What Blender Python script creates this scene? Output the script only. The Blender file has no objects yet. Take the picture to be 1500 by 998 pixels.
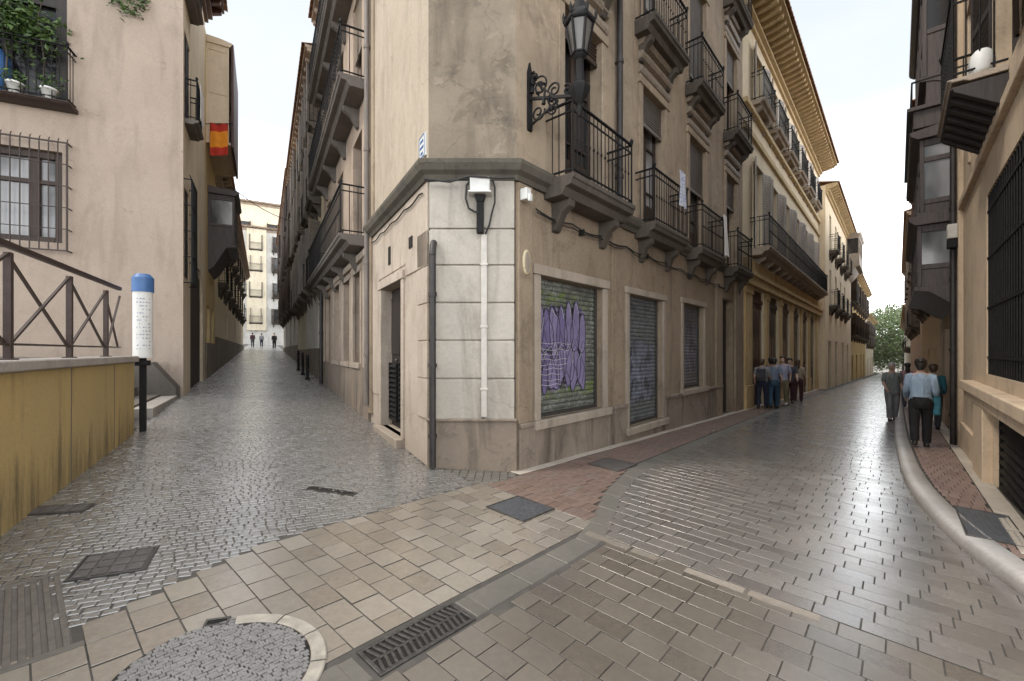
import bpy, math, random
from mathutils import Vector, Matrix
random.seed(7)
R = math.radians
SC = bpy.context.scene
COL = SC.collection

# ---------------------------------------------------------------- geometry of the place
GA, GB = -.0516, .0097                     # the ground is one gently tilted plane
def gz(X, Y): return GA * X + GB * Y
eR = (.66182, .74967)                      # direction of the right-hand street
eL = (-.49541, .86866)                     # direction of the left-hand alley
PB = (.045, 5.65)                          # right corner of the chamfered corner
PA = (-1.08, 5.65)                         # left corner of the chamfered corner
AW = 3.55                                  # alley width
SW = 4.65                                  # street width wall to wall
def Rp(t, d):                              # street coordinates: t along, d across from the corner building
    return (PB[0] + eR[0]*t + eR[1]*d, PB[1] + eR[1]*t - eR[0]*d)
def Lp(t, d):                              # alley coordinates
    return (PA[0] + eL[0]*t - eL[1]*d, PA[1] + eL[1]*t + eL[0]*d)
def toR(X, Y):
    X -= PB[0]; Y -= PB[1]
    return X*eR[0] + Y*eR[1], X*eR[1] - Y*eR[0]
def toL(X, Y):
    X -= PA[0]; Y -= PA[1]
    return X*eL[0] + Y*eL[1], -X*eL[1] + Y*eL[0]
def frame(o, ex):
    x = Vector((ex[0], ex[1], 0)).normalized(); z = Vector((0, 0, 1)); y = z.cross(x)
    m = Matrix((x, y, z)).transposed().to_4x4(); m.translation = Vector((o[0], o[1], 0))
    return m
FR = frame(PB, eR)                         # x along the street, y into the building, z up
FL = frame(PA, (-eL[0], -eL[1]))           # x = -t
FC = frame(PA, (1, 0))                     # chamfer
FW = frame(Lp(0, AW), eL)                  # left side of the alley, x = t
FQ = frame(Rp(0, SW), (-eR[0], -eR[1]))    # right side of the street, x = -t
CF = Lp(7.8, AW)
FF = frame(CF, (.915, .403))               # front of the pink house, x negative to the left
FI = Matrix.Identity(4)

OFF = {}
class MB:
    def __init__(s): s.v = []; s.f = []; s.m = []; s.sm = []
    def add(s, vs, fs, m=0, smooth=False):
        n = len(s.v); s.v += [tuple(v) for v in vs]
        for f in fs: s.f.append([i + n for i in f]); s.m.append(m); s.sm.append(smooth)
    def quad(s, a, b, c, d, m=0): s.add([a, b, c, d], [(0, 1, 2, 3)], m)
    def box(s, x0, x1, y0, y1, z0, z1, m=0):
        v = [(x0,y0,z0),(x1,y0,z0),(x1,y1,z0),(x0,y1,z0),(x0,y0,z1),(x1,y0,z1),(x1,y1,z1),(x0,y1,z1)]
        s.add(v, [(0,3,2,1),(4,5,6,7),(0,1,5,4),(1,2,6,5),(2,3,7,6),(3,0,4,7)], m)
    def obox(s, c, ax, ay, az, m=0):       # centre and three half axes
        c, ax, ay, az = map(Vector, (c, ax, ay, az))
        v = [c + i*ax + j*ay + k*az for k in (-1, 1) for (i, j) in ((-1,-1),(1,-1),(1,1),(-1,1))]
        s.add(v, [(0,3,2,1),(4,5,6,7),(0,1,5,4),(1,2,6,5),(2,3,7,6),(3,0,4,7)], m)
    def bar(s, p, q, w=.02, h=None, m=0):  # rectangular bar from p to q
        p, q = Vector(p), Vector(q); d = q - p; L = d.length
        if L < 1e-6: return
        d /= L; up = Vector((0,0,1)) if abs(d.z) < .95 else Vector((0,1,0))
        a = d.cross(up).normalized(); b = a.cross(d)
        s.obox((p+q)/2, d*L/2, a*w/2, b*(h or w)/2, m)
    def tube(s, pts, r, n=8, m=0, caps=True, smooth=True):
        pts = [Vector(p) for p in pts]; rs = r if isinstance(r, (list, tuple)) else [r]*len(pts)
        vs = []; prev = None
        for i, p in enumerate(pts):
            d = (pts[min(i+1, len(pts)-1)] - pts[max(i-1, 0)]).normalized()
            if prev is None:
                up = Vector((0,0,1)) if abs(d.z) < .9 else Vector((1,0,0))
                a = d.cross(up).normalized()
            else:
                a = (prev - d*prev.dot(d)).normalized()
            prev = a; b = d.cross(a)
            for k in range(n):
                t = 2*math.pi*k/n; vs.append(p + (a*math.cos(t) + b*math.sin(t))*rs[i])
        fs = []
        for i in range(len(pts)-1):
            for k in range(n):
                fs.append((i*n+k, i*n+(k+1) % n, (i+1)*n+(k+1) % n, (i+1)*n+k))
        s.add(vs, fs, m, smooth)
        if caps:
            N = len(vs); s.add(vs[:n], [tuple(range(n))[::-1]], m); s.add(vs[N-n:], [tuple(range(n))], m)
    def loft(s, rings, m=0, smooth=True, caps=True):
        n = len(rings[0]); vs = [v for r in rings for v in r]; fs = []
        for i in range(len(rings)-1):
            for k in range(n): fs.append((i*n+k, i*n+(k+1) % n, (i+1)*n+(k+1) % n, (i+1)*n+k))
        s.add(vs, fs, m, smooth)
        if caps:
            s.add(rings[0], [tuple(range(n))[::-1]], m, smooth); s.add(rings[-1], [tuple(range(n))], m, smooth)
    def lathe(s, c, prof, n=16, m=0, smooth=True):
        s.loft([[(c[0]+r*math.cos(2*math.pi*k/n), c[1]+r*math.sin(2*math.pi*k/n), c[2]+z) for k in range(n)] for r, z in prof], m, smooth)
    def prism(s, poly, axis, a0, a1, m=0):  # polygon extruded along x (poly in y,z), y (poly in x,z) or z (poly in x,y)
        def P(p, a): return (a, p[0], p[1]) if axis == 'x' else ((p[0], a, p[1]) if axis == 'y' else (p[0], p[1], a))
        n = len(poly); vs = [P(p, a0) for p in poly] + [P(p, a1) for p in poly]
        s.add(vs, [tuple(range(n))[::-1], tuple(range(n, 2*n))] + [(i, (i+1) % n, n+(i+1) % n, n+i) for i in range(n)], m)
    def build(s, name, mats, parent=None, bevel=0, off=None, recalc=True):
        if not isinstance(mats, (list, tuple)): mats = [mats]
        o = off if off is not None else (OFF[parent.name] if parent else Vector((0,0,0)))
        me = bpy.data.meshes.new(name)
        me.from_pydata([(v[0]-o[0], v[1]-o[1], v[2]-o[2]) for v in s.v], [], s.f)
        for m in mats: me.materials.append(m)
        me.polygons.foreach_set('material_index', s.m); me.polygons.foreach_set('use_smooth', s.sm)
        if recalc:
            import bmesh
            bm = bmesh.new(); bm.from_mesh(me); bmesh.ops.recalc_face_normals(bm, faces=bm.faces); bm.to_mesh(me); bm.free()
        me.update()
        ob = bpy.data.objects.new(name, me); COL.objects.link(ob)
        if parent: ob.parent = parent; OFF[ob.name] = o
        if bevel:
            b = ob.modifiers.new('soft_edges', 'BEVEL'); b.width = bevel; b.segments = 2; b.limit_method = 'ANGLE'; b.angle_limit = R(40)
            ob.data.set_sharp_from_angle(angle=R(40)) if hasattr(ob.data, 'set_sharp_from_angle') else None
        return ob

def tag(o, label, cat, group=None, kind=None):
    if label: o['label'] = label
    if cat: o['category'] = cat
    if group: o['group'] = group
    if kind: o['kind'] = kind
    return o
def thing(name, label, cat, fr, off, group=None):
    e = bpy.data.objects.new(name, None); COL.objects.link(e); e.empty_display_size = .2
    e.matrix_world = fr @ Matrix.Translation(Vector(off)); OFF[e.name] = Vector(off)
    return tag(e, label, cat, group)
def solo(mb, name, mats, label, cat, fr, off, group=None, bevel=0):   # a thing that is one mesh
    o = mb.build(name, mats, None, bevel, off=Vector(off))
    o.matrix_world = fr @ Matrix.Translation(Vector(off))
    return tag(o, label, cat, group)
def struct(o): o['kind'] = 'structure'; return o

# ---------------------------------------------------------------- materials
class N:
    def __init__(s, name):
        s.mat = bpy.data.materials.new(name); s.mat.use_nodes = True
        s.t = s.mat.node_tree; s.b = s.t.nodes['Principled BSDF']; s.co = s.t.nodes.new('ShaderNodeTexCoord')
    def n(s, ty, **k):
        x = s.t.nodes.new(ty)
        for a, v in k.items():
            if a in x.inputs: x.inputs[a].default_value = v
            else: setattr(x, a, v)
        return x
    def l(s, a, b): s.t.links.new(a, b)
    def vec(s, scale=(1,1,1), loc=(0,0,0), rot=(0,0,0), src='Object'):
        m = s.n('ShaderNodeMapping'); m.inputs['Scale'].default_value = scale; m.inputs['Location'].default_value = loc; m.inputs['Rotation'].default_value = rot
        s.l(s.co.outputs[src], m.inputs['Vector']); return m.outputs[0]
    def noise(s, scale, detail=6, rough=.6, v=None, dist=0):
        x = s.n('ShaderNodeTexNoise'); x.inputs['Scale'].default_value = scale; x.inputs['Detail'].default_value = detail
        x.inputs['Roughness'].default_value = rough; x.inputs['Distortion'].default_value = dist
        s.l(v if v is not None else s.co.outputs['Object'], x.inputs['Vector']); return x.outputs['Fac']
    def ramp(s, fac, stops):
        r = s.n('ShaderNodeValToRGB'); e = r.color_ramp.elements
        while len(e) < len(stops): e.new(.5)
        for i, (p, c) in enumerate(stops):
            e[i].position = p; e[i].color = (c, c, c, 1) if isinstance(c, (int, float)) else (c[0], c[1], c[2], 1)
        s.l(fac, r.inputs['Fac']); return r.outputs['Color']
    def mix(s, fac, a, b, mode='MIX'):
        m = s.n('ShaderNodeMix', data_type='RGBA', blend_type=mode)
        for inp, v in ((m.inputs[0], fac), (m.inputs[6], a), (m.inputs[7], b)):
            if isinstance(v, (int, float)): inp.default_value = v
            elif isinstance(v, (tuple, list)): inp.default_value = (v[0], v[1], v[2], 1)
            else: s.l(v, inp)
        return m.outputs[2]
    def math(s, op, a, b=0):
        m = s.n('ShaderNodeMath', operation=op)
        for i, v in enumerate((a, b)):
            if isinstance(v, (int, float)): m.inputs[i].default_value = v
            else: s.l(v, m.inputs[i])
        return m.outputs[0]
    def out(s, color=None, rough=None, bump=None, bs=.3, bd=.02, spec=None):
        if color is not None:
            if isinstance(color, (tuple, list)): s.b.inputs['Base Color'].default_value = (*color, 1)
            else: s.l(color, s.b.inputs['Base Color'])
        if rough is not None:
            if isinstance(rough, (int, float)): s.b.inputs['Roughness'].default_value = rough
            else: s.l(rough, s.b.inputs['Roughness'])
        if spec is not None: s.b.inputs['Specular IOR Level'].default_value = spec
        if bump is not None:
            b = s.n('ShaderNodeBump'); b.inputs['Strength'].default_value = bs; b.inputs['Distance'].default_value = bd
            s.l(bump, b.inputs['Height']); s.l(b.outputs[0], s.b.inputs['Normal'])
        return s.mat

def stucco(name, c1, c2, c3, streak=.45, patch=.35, sc=.9, rough=.92):
    k = N(name)
    big = k.ramp(k.noise(sc, 9, .68), [(.40, 0.), (.60, 1.)])
    col = k.mix(big, c1, c2)
    pt = k.ramp(k.noise(sc*2.3, 10, .7, k.vec(loc=(7, 3, 1)), .6), [(.55, 0.), (.62, 1.)])
    col = k.mix(k.math('MULTIPLY', pt, patch), col, c3)
    st = k.ramp(k.noise(2.0, 6, .6, k.vec((1.3, 1.3, .26), (3, 1, 0)), .9), [(.50, 0.), (.72, 1.)])
    col = k.mix(k.math('MULTIPLY', st, min(1, streak*1.25)), col, [x*.48 for x in c3])
    gr = k.ramp(k.noise(4.5, 10, .75, k.vec(loc=(11, 5, 2)), .4), [(.54, 0.), (.66, 1.)])
    col = k.mix(k.math('MULTIPLY', gr, patch*.6), col, [x*.55 for x in c3])
    pale = k.ramp(k.noise(3.1, 9, .7, k.vec(loc=(1, 15, 8)), .8), [(.60, 0.), (.635, 1.)])
    col = k.mix(k.math('MULTIPLY', pale, patch*.7), col, [min(.8, x*1.28) for x in c1])
    vo = k.n('ShaderNodeTexVoronoi', feature='DISTANCE_TO_EDGE'); vo.inputs['Scale'].default_value = .85
    wn = k.n('ShaderNodeTexNoise'); wn.inputs['Scale'].default_value = 2.6; wn.inputs['Detail'].default_value = 6
    k.l(k.co.outputs['Object'], wn.inputs['Vector'])
    va = k.n('ShaderNodeVectorMath', operation='MULTIPLY_ADD'); k.l(wn.outputs['Color'], va.inputs[0]); va.inputs[1].default_value = (.55, .55, .55); k.l(k.co.outputs['Object'], va.inputs[2])
    k.l(va.outputs[0], vo.inputs['Vector'])
    crk = k.math('MULTIPLY', k.ramp(vo.outputs['Distance'], [(.0, 1.), (.007, 0.)]), k.ramp(k.noise(.9, 3, .5, k.vec(loc=(4, 4, 9))), [(.50, 0.), (.60, 1.)]))
    col = k.mix(k.math('MULTIPLY', crk, .55), col, [x*.3 for x in c3])
    sp = k.noise(28, 5, .7)
    col = k.mix(.25, col, k.ramp(sp, [(.3, [x*.6 for x in c1]), (.7, [min(1, x*1.3) for x in c2])]))
    h = k.math('ADD', k.math('MULTIPLY', sp, .5), k.noise(6, 6, .6))
    return k.out(col, rough, h, .35, .02)
def plain(name, c, rough=.5, var=.25, sc=8, metal=0, spec=None, bump=.15):
    k = N(name); n = k.noise(sc, 6, .65)
    col = k.ramp(n, [(.3, [x*(1-var) for x in c]), (.7, [min(1, x*(1+var)) for x in c])])
    k.b.inputs['Metallic'].default_value = metal
    return k.out(col, k.ramp(n, [(.2, max(.03, rough-.1)), (.8, min(1, rough+.1))]), n, bump, .01, spec)
def wood(name, c, rough=.55):
    k = N(name); n = k.noise(3, 8, .6, k.vec((9, 9, .8))); n2 = k.noise(1.3, 4)
    col = k.ramp(n, [(.3, [x*.55 for x in c]), (.7, [x*1.35 for x in c])])
    col = k.mix(k.math('MULTIPLY', n2, .4), col, [.6*sum(c)/3]*3)
    return k.out(col, rough, n, .3, .01)
def glass(name, c, c2, rough=.08):
    k = N(name); n = k.noise(1.1, 3, .5, k.vec((1, 1, .35), (2, 5, 0)))
    col = k.ramp(n, [(.42, c), (.6, c2)])
    w = k.noise(1.5, 2)
    return k.out(col, rough, w, .06, .05, .6)
def paver(name, cols, rlo=.28, rhi=.5, sc=24, bump=.25, mott=.35, spec=.5, ior=1.5, coat=0):
    k = N(name)
    a = k.n('ShaderNodeAttribute', attribute_name='tone')
    col = k.ramp(a.outputs['Fac'], [(i/(len(cols)-1), c) for i, c in enumerate(cols)])
    n = k.noise(sc, 8, .7); n2 = k.noise(1.1, 6, .6, k.vec(loc=(3, 9, 0)))
    mid = cols[len(cols)//2]
    col = k.mix(mott, col, k.ramp(n, [(.3, [x*.55 for x in mid]), (.72, [x*1.5 for x in mid])]))
    col = k.mix(k.math('MULTIPLY', k.ramp(n2, [(.45, 0.), (.7, 1.)]), .45), col, [x*.5 for x in mid])
    r = k.math('ADD', k.math('MULTIPLY', n2, rhi-rlo), rlo); k.b.inputs['IOR'].default_value = ior
    k.b.inputs['Coat Weight'].default_value = coat; k.b.inputs['Coat IOR'].default_value = 1.9; k.b.inputs['Coat Roughness'].default_value = .27
    r = k.math('ADD', r, k.math('MULTIPLY', k.math('SUBTRACT', a.outputs['Fac'], .5), .12))
    return k.out(col, r, n, bump*.6, .006, spec)

M = {}
M['tan'] = stucco('tan_stone_wall', (.275,.21,.148), (.335,.262,.188), (.17,.127,.09), .5, .55)
M['up_grey'] = stucco('weathered_grey_stucco', (.30,.245,.185), (.205,.17,.13), (.115,.095,.072), .6, .7)
M['up_strip'] = stucco('pale_grey_repair_plaster', (.43,.41,.375), (.36,.345,.31), (.24,.22,.19), .5, .4)
M['up_tan'] = stucco('upper_tan_stucco', (.44,.345,.25), (.335,.265,.195), (.20,.155,.115), .5, .5)
M['up_cream'] = stucco('upper_cream_stucco', (.50,.425,.335), (.44,.37,.285), (.32,.265,.21), .4, .35)
M['pinkstone'] = stucco('pale_pink_plaster', (.53,.455,.38), (.45,.38,.315), (.36,.27,.21), .45, .45)
M['whitestone'] = stucco('white_stone_cladding', (.51,.475,.42), (.43,.395,.345), (.40,.35,.295), .65, .4)
M['plinth'] = stucco('stained_plinth_stone', (.30,.245,.195), (.225,.183,.145), (.105,.083,.065), .95, .5)
M['surround'] = stucco('pale_stone_trim', (.42,.352,.285), (.35,.292,.236), (.25,.205,.162), .45, .35)
M['cornice'] = stucco('dark_weathered_cornice', (.135,.12,.095), (.085,.075,.06), (.04,.038,.028), .5, .5)
M['slab'] = stucco('weathered_balcony_stone', (.125,.105,.085), (.085,.07,.058), (.04,.034,.028), .5, .4)
M['pinkhouse'] = stucco('pinkish_house_stucco', (.45,.365,.298), (.405,.325,.262), (.31,.25,.20), .32, .25, .6)
M['ochre'] = stucco('ochre_plaster', (.56,.40,.17), (.47,.33,.13), (.32,.22,.10), .4, .35)
M['yellow'] = stucco('warm_yellow_stucco', (.80,.68,.50), (.74,.62,.44), (.56,.45,.31), .25, .25)
M['eaveyel'] = stucco('ochre_eave_plaster', (.58,.45,.26), (.50,.385,.22), (.33,.25,.14), .35, .35)
M['brownwall'] = stucco('brown_house_stucco', (.50,.395,.31), (.42,.33,.26), (.27,.21,.165), .5, .4)
M['greenish'] = stucco('pale_green_yellow_stucco', (.68,.62,.46), (.60,.54,.40), (.42,.37,.27), .4, .3)
M['palegrey'] = stucco('pale_grey_stucco', (.70,.68,.64), (.60,.58,.55), (.42,.40,.37), .4, .3)
M['cream'] = stucco('cream_stucco', (.82,.73,.57), (.76,.67,.51), (.58,.49,.36), .3, .25)
M['pinkside'] = stucco('creamy_side_wall', (.74,.63,.47), (.68,.57,.42), (.50,.41,.30), .3, .25)
M['salmon'] = stucco('salmon_stucco', (.66,.50,.40), (.60,.44,.35), (.45,.32,.25), .3, .3)
M['orange'] = stucco('apricot_stucco', (.62,.44,.27), (.55,.38,.22), (.38,.26,.16), .3, .3)
M['rightwall'] = stucco('right_house_stucco', (.60,.475,.345), (.53,.415,.30), (.35,.27,.195), .45, .4)
M['concrete'] = stucco('pale_concrete', (.40,.37,.34), (.34,.31,.285), (.22,.20,.18), .4, .4)
M['dkstone'] = stucco('dark_stone', (.17,.15,.135), (.13,.115,.10), (.08,.07,.06), .4, .4)
M['iron'] = plain('wrought_iron', (.014,.0135,.014), .62, .5, 20, 0, .2)
M['rustiron'] = plain('brown_painted_iron', (.045,.027,.022), .55, .4, 14)
M['steel'] = plain('worn_grating_steel', (.085,.08,.076), .45, .4, 30, .5)
M['pipe'] = plain('dark_downpipe_metal', (.035,.03,.03), .5, .5, 6)
M['palepipe'] = plain('pale_conduit', (.55,.52,.48), .6, .15, 6)
M['wood'] = wood('dark_brown_wood', (.055,.032,.022))
M['redwood'] = wood('reddish_brown_wood', (.085,.03,.02))
M['blackwood'] = wood('nearly_black_wood', (.028,.02,.018))
M['greywood'] = wood('weathered_grey_shutter_wood', (.20,.17,.15))
M['slat'] = wood('tan_painted_slats', (.34,.27,.20))
M['mira'] = wood('dark_enclosed_balcony_wood', (.085,.064,.060))
M['glass'] = glass('dark_window_glass', (.008,.008,.009), (.028,.028,.03), .12)
M['glass2'] = glass('window_glass_with_curtain', (.06,.065,.065), (.36,.36,.37), .12)
M['black'] = plain('dark_recess', (.012,.010,.009), .9, .3)
M['white'] = plain('white_plastic', (.72,.72,.70), .5, .06)
M['tile'] = plain('roof_tile_clay', (.30,.17,.10), .85, .35, 5)
M['lampglass'] = plain('frosted_lamp_glass', (.14,.135,.125), .25, .12, 3)
M['cloth_white'] = plain('white_cloth', (.72,.70,.69), .9, .08, 3)
M['arcade'] = stucco('golden_arcade_stone', (.60,.44,.22), (.50,.36,.175), (.33,.23,.11), .35, .4)
M['red'] = plain('red_cloth', (.50,.035,.02), .85, .15, 5)
M['gold'] = plain('golden_yellow_cloth', (.80,.29,.02), .85, .12, 5)
M['blue'] = plain('bright_blue_plastic', (.045,.13,.32), .45, .2, 5)
M['leaf'] = plain('vine_leaf', (.075,.13,.03), .55, .5, 5)
M['leaf2'] = plain('hazy_tree_leaf', (.17,.205,.11), .6, .5, .7)  # distance haze put into the leaf colour: paler, less saturated green
M['bark'] = wood('bark', (.10,.08,.06), .9)
M['ceramic'] = plain('glazed_ceramic', (.60,.52,.34), .3, .2, 30)
M['reddoor'] = plain('red_door_paint', (.28,.03,.03), .5, .2)
M['rubber'] = plain('black_cable_sheath', (.015,.015,.015), .6, .3)
M['palewood'] = wood('pale_grey_painted_wood', (.40,.36,.32))
# special surfaces
def shutter_mat(name, base, ca, cb, cc, amount, t0, z0):
    k = N(name); sx = 1/eR[0]; loc = (-(.565+eR[0]*t0)*sx, 0, -(z0-.06)); _v = k.vec; v = _v((sx, 0, 1), loc)
    k.vec = lambda sc=(1,1,1), lo=(0,0,0): _v((sc[0]*sx, 0, sc[2]), lo)
    x = k.n('ShaderNodeSeparateXYZ'); k.l(v, x.inputs[0])
    big = k.noise(2.3, 4, .55, k.vec((1.2, 1, 1), (loc[0]+3, 0, loc[2])), 1.4)
    fine = k.noise(5.5, 5, .6, k.vec((1, 1, 1), (loc[0]+8, 0, loc[2]+2)), 1.6)
    mid = k.noise(3.6, 4, .55, k.vec((1, 1, 1), (loc[0]+1, 0, loc[2]+6)), 2.2)
    col = k.ramp(k.noise(3, 6, .65), [(.3, [c*.7 for c in base]), (.7, [c*1.35 for c in base])])
    def band(src, a, b, w=.03): # 1 between a and b (halved: a ramp only reaches 1)
        a, b, w, src = a/2.4, b/2.4, w/2.4, k.math('MULTIPLY', src, 1/2.4)
        return k.ramp(src, [(a-w, 0.), (a, 1.), (b, 1.), (b+w, 0.)])
    inx = band(k.math('ADD', x.outputs[0], k.math('MULTIPLY', fine, .35)), .20, 1.38)
    inz = band(k.math('ADD', x.outputs[2], k.math('MULTIPLY', big, .5)), .68, 1.82)
    area = k.math('MULTIPLY', inx, inz)
    pale = k.ramp(big, [(.35, [c*.8 for c in cc]), (.65, cc)])
    rest = k.ramp(mid, [(.44, 0.), (.5, 1.), (.56, 1.), (.6, 0.)])
    col = k.mix(k.math('MULTIPLY', rest, .8*amount), col, pale)
    green = k.ramp(fine, [(.53, 0.), (.57, 1.)])
    zt = band(k.math('ADD', x.outputs[2], k.math('MULTIPLY', mid, .2)), 1.72, 1.92)
    zb = band(k.math('ADD', x.outputs[2], k.math('MULTIPLY', mid, .3)), .38, .62)
    col = k.mix(k.math('MULTIPLY', k.math('MULTIPLY', k.math('MAXIMUM', zt, zb), green), amount), col, cb)
    letters = k.ramp(k.noise(2.1, 2, .4, k.vec((1.7, 1, .9), (loc[0]+5, 0, loc[2]+1)), 1.0), [(.40, 0.), (.415, 1.), (.60, 1.), (.615, 0.)])
    tone = k.ramp(fine, [(.35, [c*.65 for c in ca]), (.5, ca), (.68, [min(1, c*1.7+.06) for c in ca])])
    col = k.mix(k.math('MULTIPLY', area, amount), col, k.mix(letters, (.035, .03, .05), tone))
    edge = k.ramp(mid, [(.465, 0.), (.475, 1.), (.495, 1.), (.505, 0.)])
    col = k.mix(k.math('MULTIPLY', edge, .85*amount), col, (.025, .022, .03))
    dirt = k.ramp(k.noise(2, 6, .6, k.vec((3, 3, .4))), [(.45, 0.), (.75, 1.)])
    col = k.mix(k.math('MULTIPLY', dirt, .4), col, (.06, .055, .05))
    return k.out(col, .5, fine, .1, .01)
def drip_mat(name, c1, c2, dark, ztop):
    k = N(name); x = k.n('ShaderNodeSeparateXYZ'); k.l(k.co.outputs['Object'], x.inputs[0])
    big = k.ramp(k.noise(1.1, 8, .65, k.vec((1, 1, .45))), [(.32, 0.), (.66, 1.)]); col = k.mix(big, c1, c2)
    drip = k.noise(2.4, 10, .74, k.vec((2.0, 2.0, .2)), .25)
    lo = k.ramp(k.math('ADD', k.math('MULTIPLY', x.outputs[2], -.9), drip), [(.08, 0.), (.42, 1.)])
    hi = k.ramp(drip, [(.56, 0.), (.66, 1.)])
    col = k.mix(k.math('MULTIPLY', k.math('MULTIPLY', lo, k.ramp(drip, [(.40, 0.), (.60, 1.)])), .85), col, dark)
    col = k.mix(k.math('MULTIPLY', hi, .4), col, [c*1.6 for c in dark])
    sp = k.noise(25, 5, .7)
    return k.out(k.mix(.2, col, k.ramp(sp, [(.3, [c*.5 for c in c1]), (.7, [min(1, c*1.4) for c in c2])])), .92, sp, .3, .015)
M['yellowwall'] = drip_mat('stained_yellow_retaining_wall', (.50,.365,.15), (.41,.315,.15), (.055,.045,.03), 1.1)

# ---------------------------------------------------------------- pieces of buildings (frame coordinates: x along, y inward, z up)
def wall(mb, x0, x1, z0, z1, holes=(), y=0, depth=.28, m=0, mr=None):
    mr = m if mr is None else mr
    holes = [h for h in holes if h[1] > x0 and h[0] < x1 and h[3] > z0 and h[2] < z1]
    xs = sorted({x0, x1, *[min(max(h[i], x0), x1) for h in holes for i in (0, 1)]})
    for a, b in zip(xs, xs[1:]):
        zs = sorted({z0, z1, *[min(max(h[i], z0), z1) for h in holes if h[0] < b-1e-6 and h[1] > a+1e-6 for i in (2, 3)]})
        for c, d in zip(zs, zs[1:]):
            cx, cz = (a+b)/2, (c+d)/2
            if any(h[0] < cx < h[1] and h[2] < cz < h[3] for h in holes): continue
            mb.quad((a,y,c), (b,y,c), (b,y,d), (a,y,d), m)
    for a, b, c, d in holes:
        q = y + depth
        mb.quad((a,y,c), (a,q,c), (a,q,d), (a,y,d), mr); mb.quad((b,y,c), (b,y,d), (b,q,d), (b,q,c), mr)
        mb.quad((a,y,d), (a,q,d), (b,q,d), (b,y,d), mr); mb.quad((a,y,c), (b,y,c), (b,q,c), (a,q,c), mr)
def shell(mb, x0, x1, z0, z1, depth, y=0, m=0, left=True, right=True):
    if left: mb.quad((x0,y,z0), (x0,y,z1), (x0,y+depth,z1), (x0,y+depth,z0), m)
    if right: mb.quad((x1,y,z0), (x1,y+depth,z0), (x1,y+depth,z1), (x1,y,z1), m)
    mb.quad((x0,y+depth,z0), (x0,y+depth,z1), (x1,y+depth,z1), (x1,y+depth,z0), m)
    mb.quad((x0,y,z1), (x1,y,z1), (x1,y+depth,z1), (x0,y+depth,z1), m)
def surround(par, h, w=.16, y=0, proud=.035, mat=None, sill=False):
    a, b, c, d = h; mb = MB()
    mb.box(a-w, a, y-proud, y+.02, c, d); mb.box(b, b+w, y-proud, y+.02, c, d)
    mb.box(a-w-.03, b+w+.03, y-proud-.02, y+.02, d, d+w)
    if sill: mb.box(a-w-.05, b+w+.05, y-proud-.06, y+.05, c-.12, c)
    return mb.build('window_surround', mat or M['surround'], par, .008)
def french(par, h, y=.18, wood_='wood', gl='glass', panes=3, name='window', transom=.0, curtain=False):
    a, b, c, d = h; mb = MB(); f = .07
    mb.box(a, a+f, y, y+.08, c, d); mb.box(b-f, b, y, y+.08, c, d); mb.box(a+f, b-f, y, y+.08, d-f, d); mb.box(a+f, b-f, y, y+.08, c, c+f*1.6)
    mid = (a+b)/2; mb.box(mid-.05, mid+.05, y-.015, y+.07, c+f*1.6, d-f)
    for i in range(1, panes):
        z = c + (d-c)*i/panes; mb.box(a+f, mid-.05, y+.01, y+.06, z-.02, z+.02); mb.box(mid+.05, b-f, y+.01, y+.06, z-.02, z+.02)
    low = c + (d-c)*.24
    mb.box(a+f, mid-.05, y+.015, y+.055, c+f*1.6, low); mb.box(mid+.05, b-f, y+.015, y+.055, c+f*1.6, low)
    w = mb.build(name, M[wood_], par, .006)
    p = MB(); p.quad((a, y+.045, c), (b, y+.045, c), (b, y+.045, d), (a, y+.045, d))
    p.build('pane', M['glass2' if curtain else gl], w, recalc=False)
    return w
def leaf_shutters(par, h, mat='greywood', ang=70, y=-.02, wfrac=.5):
    a, b, c, d = h; w = (b-a)*wfrac
    for sx, s in ((a, -1), (b, 1)):
        mb = MB(); ca, sa = math.cos(R(ang)), math.sin(R(ang))
        dirv = Vector((s*ca, -sa, 0)); nrm = Vector((s*sa, ca, 0))
        o = Vector((sx, y, 0))
        def P(u, z): return o + dirv*u + Vector((0, 0, z))
        hw = .02
        for u in (.03, w-.03): mb.obox(P(u, (c+d)/2), dirv*.03, nrm*hw, Vector((0,0,(d-c)/2)))
        for z in (c+.05, (c+d)/2, d-.05): mb.obox(P(w/2, z), dirv*(w/2-.06), nrm*hw, Vector((0,0,.05)))
        n = max(6, int((d-c)/.09))
        for i in range(n):
            z = c+.08+(d-c-.16)*i/(n-1); mb.obox(P(w/2, z), dirv*(w/2-.06), nrm*.012+Vector((0,0,.012)), Vector((0,0,.028))-nrm*.006)
        mb.build('shutter', M[mat], par)
def blind(par, h, y=.06, mat='slat', drop=.5):
    a, b, c, d = h; mb = MB(); n = int((d-c)*drop/.055)
    for i in range(n):
        z = d-.03-i*.055; mb.prism([(y-.012, z-.026), (y+.012, z-.026), (y+.016, z), (y+.006, z+.026), (y-.016, z)], 'x', a+.02, b-.02)
    mb.box(a+.01, b-.01, y-.02, y+.02, d-.03-n*.055-.03, d-.03-n*.055+.02)
    return mb.build('roller_blind', M[mat], par)
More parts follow.
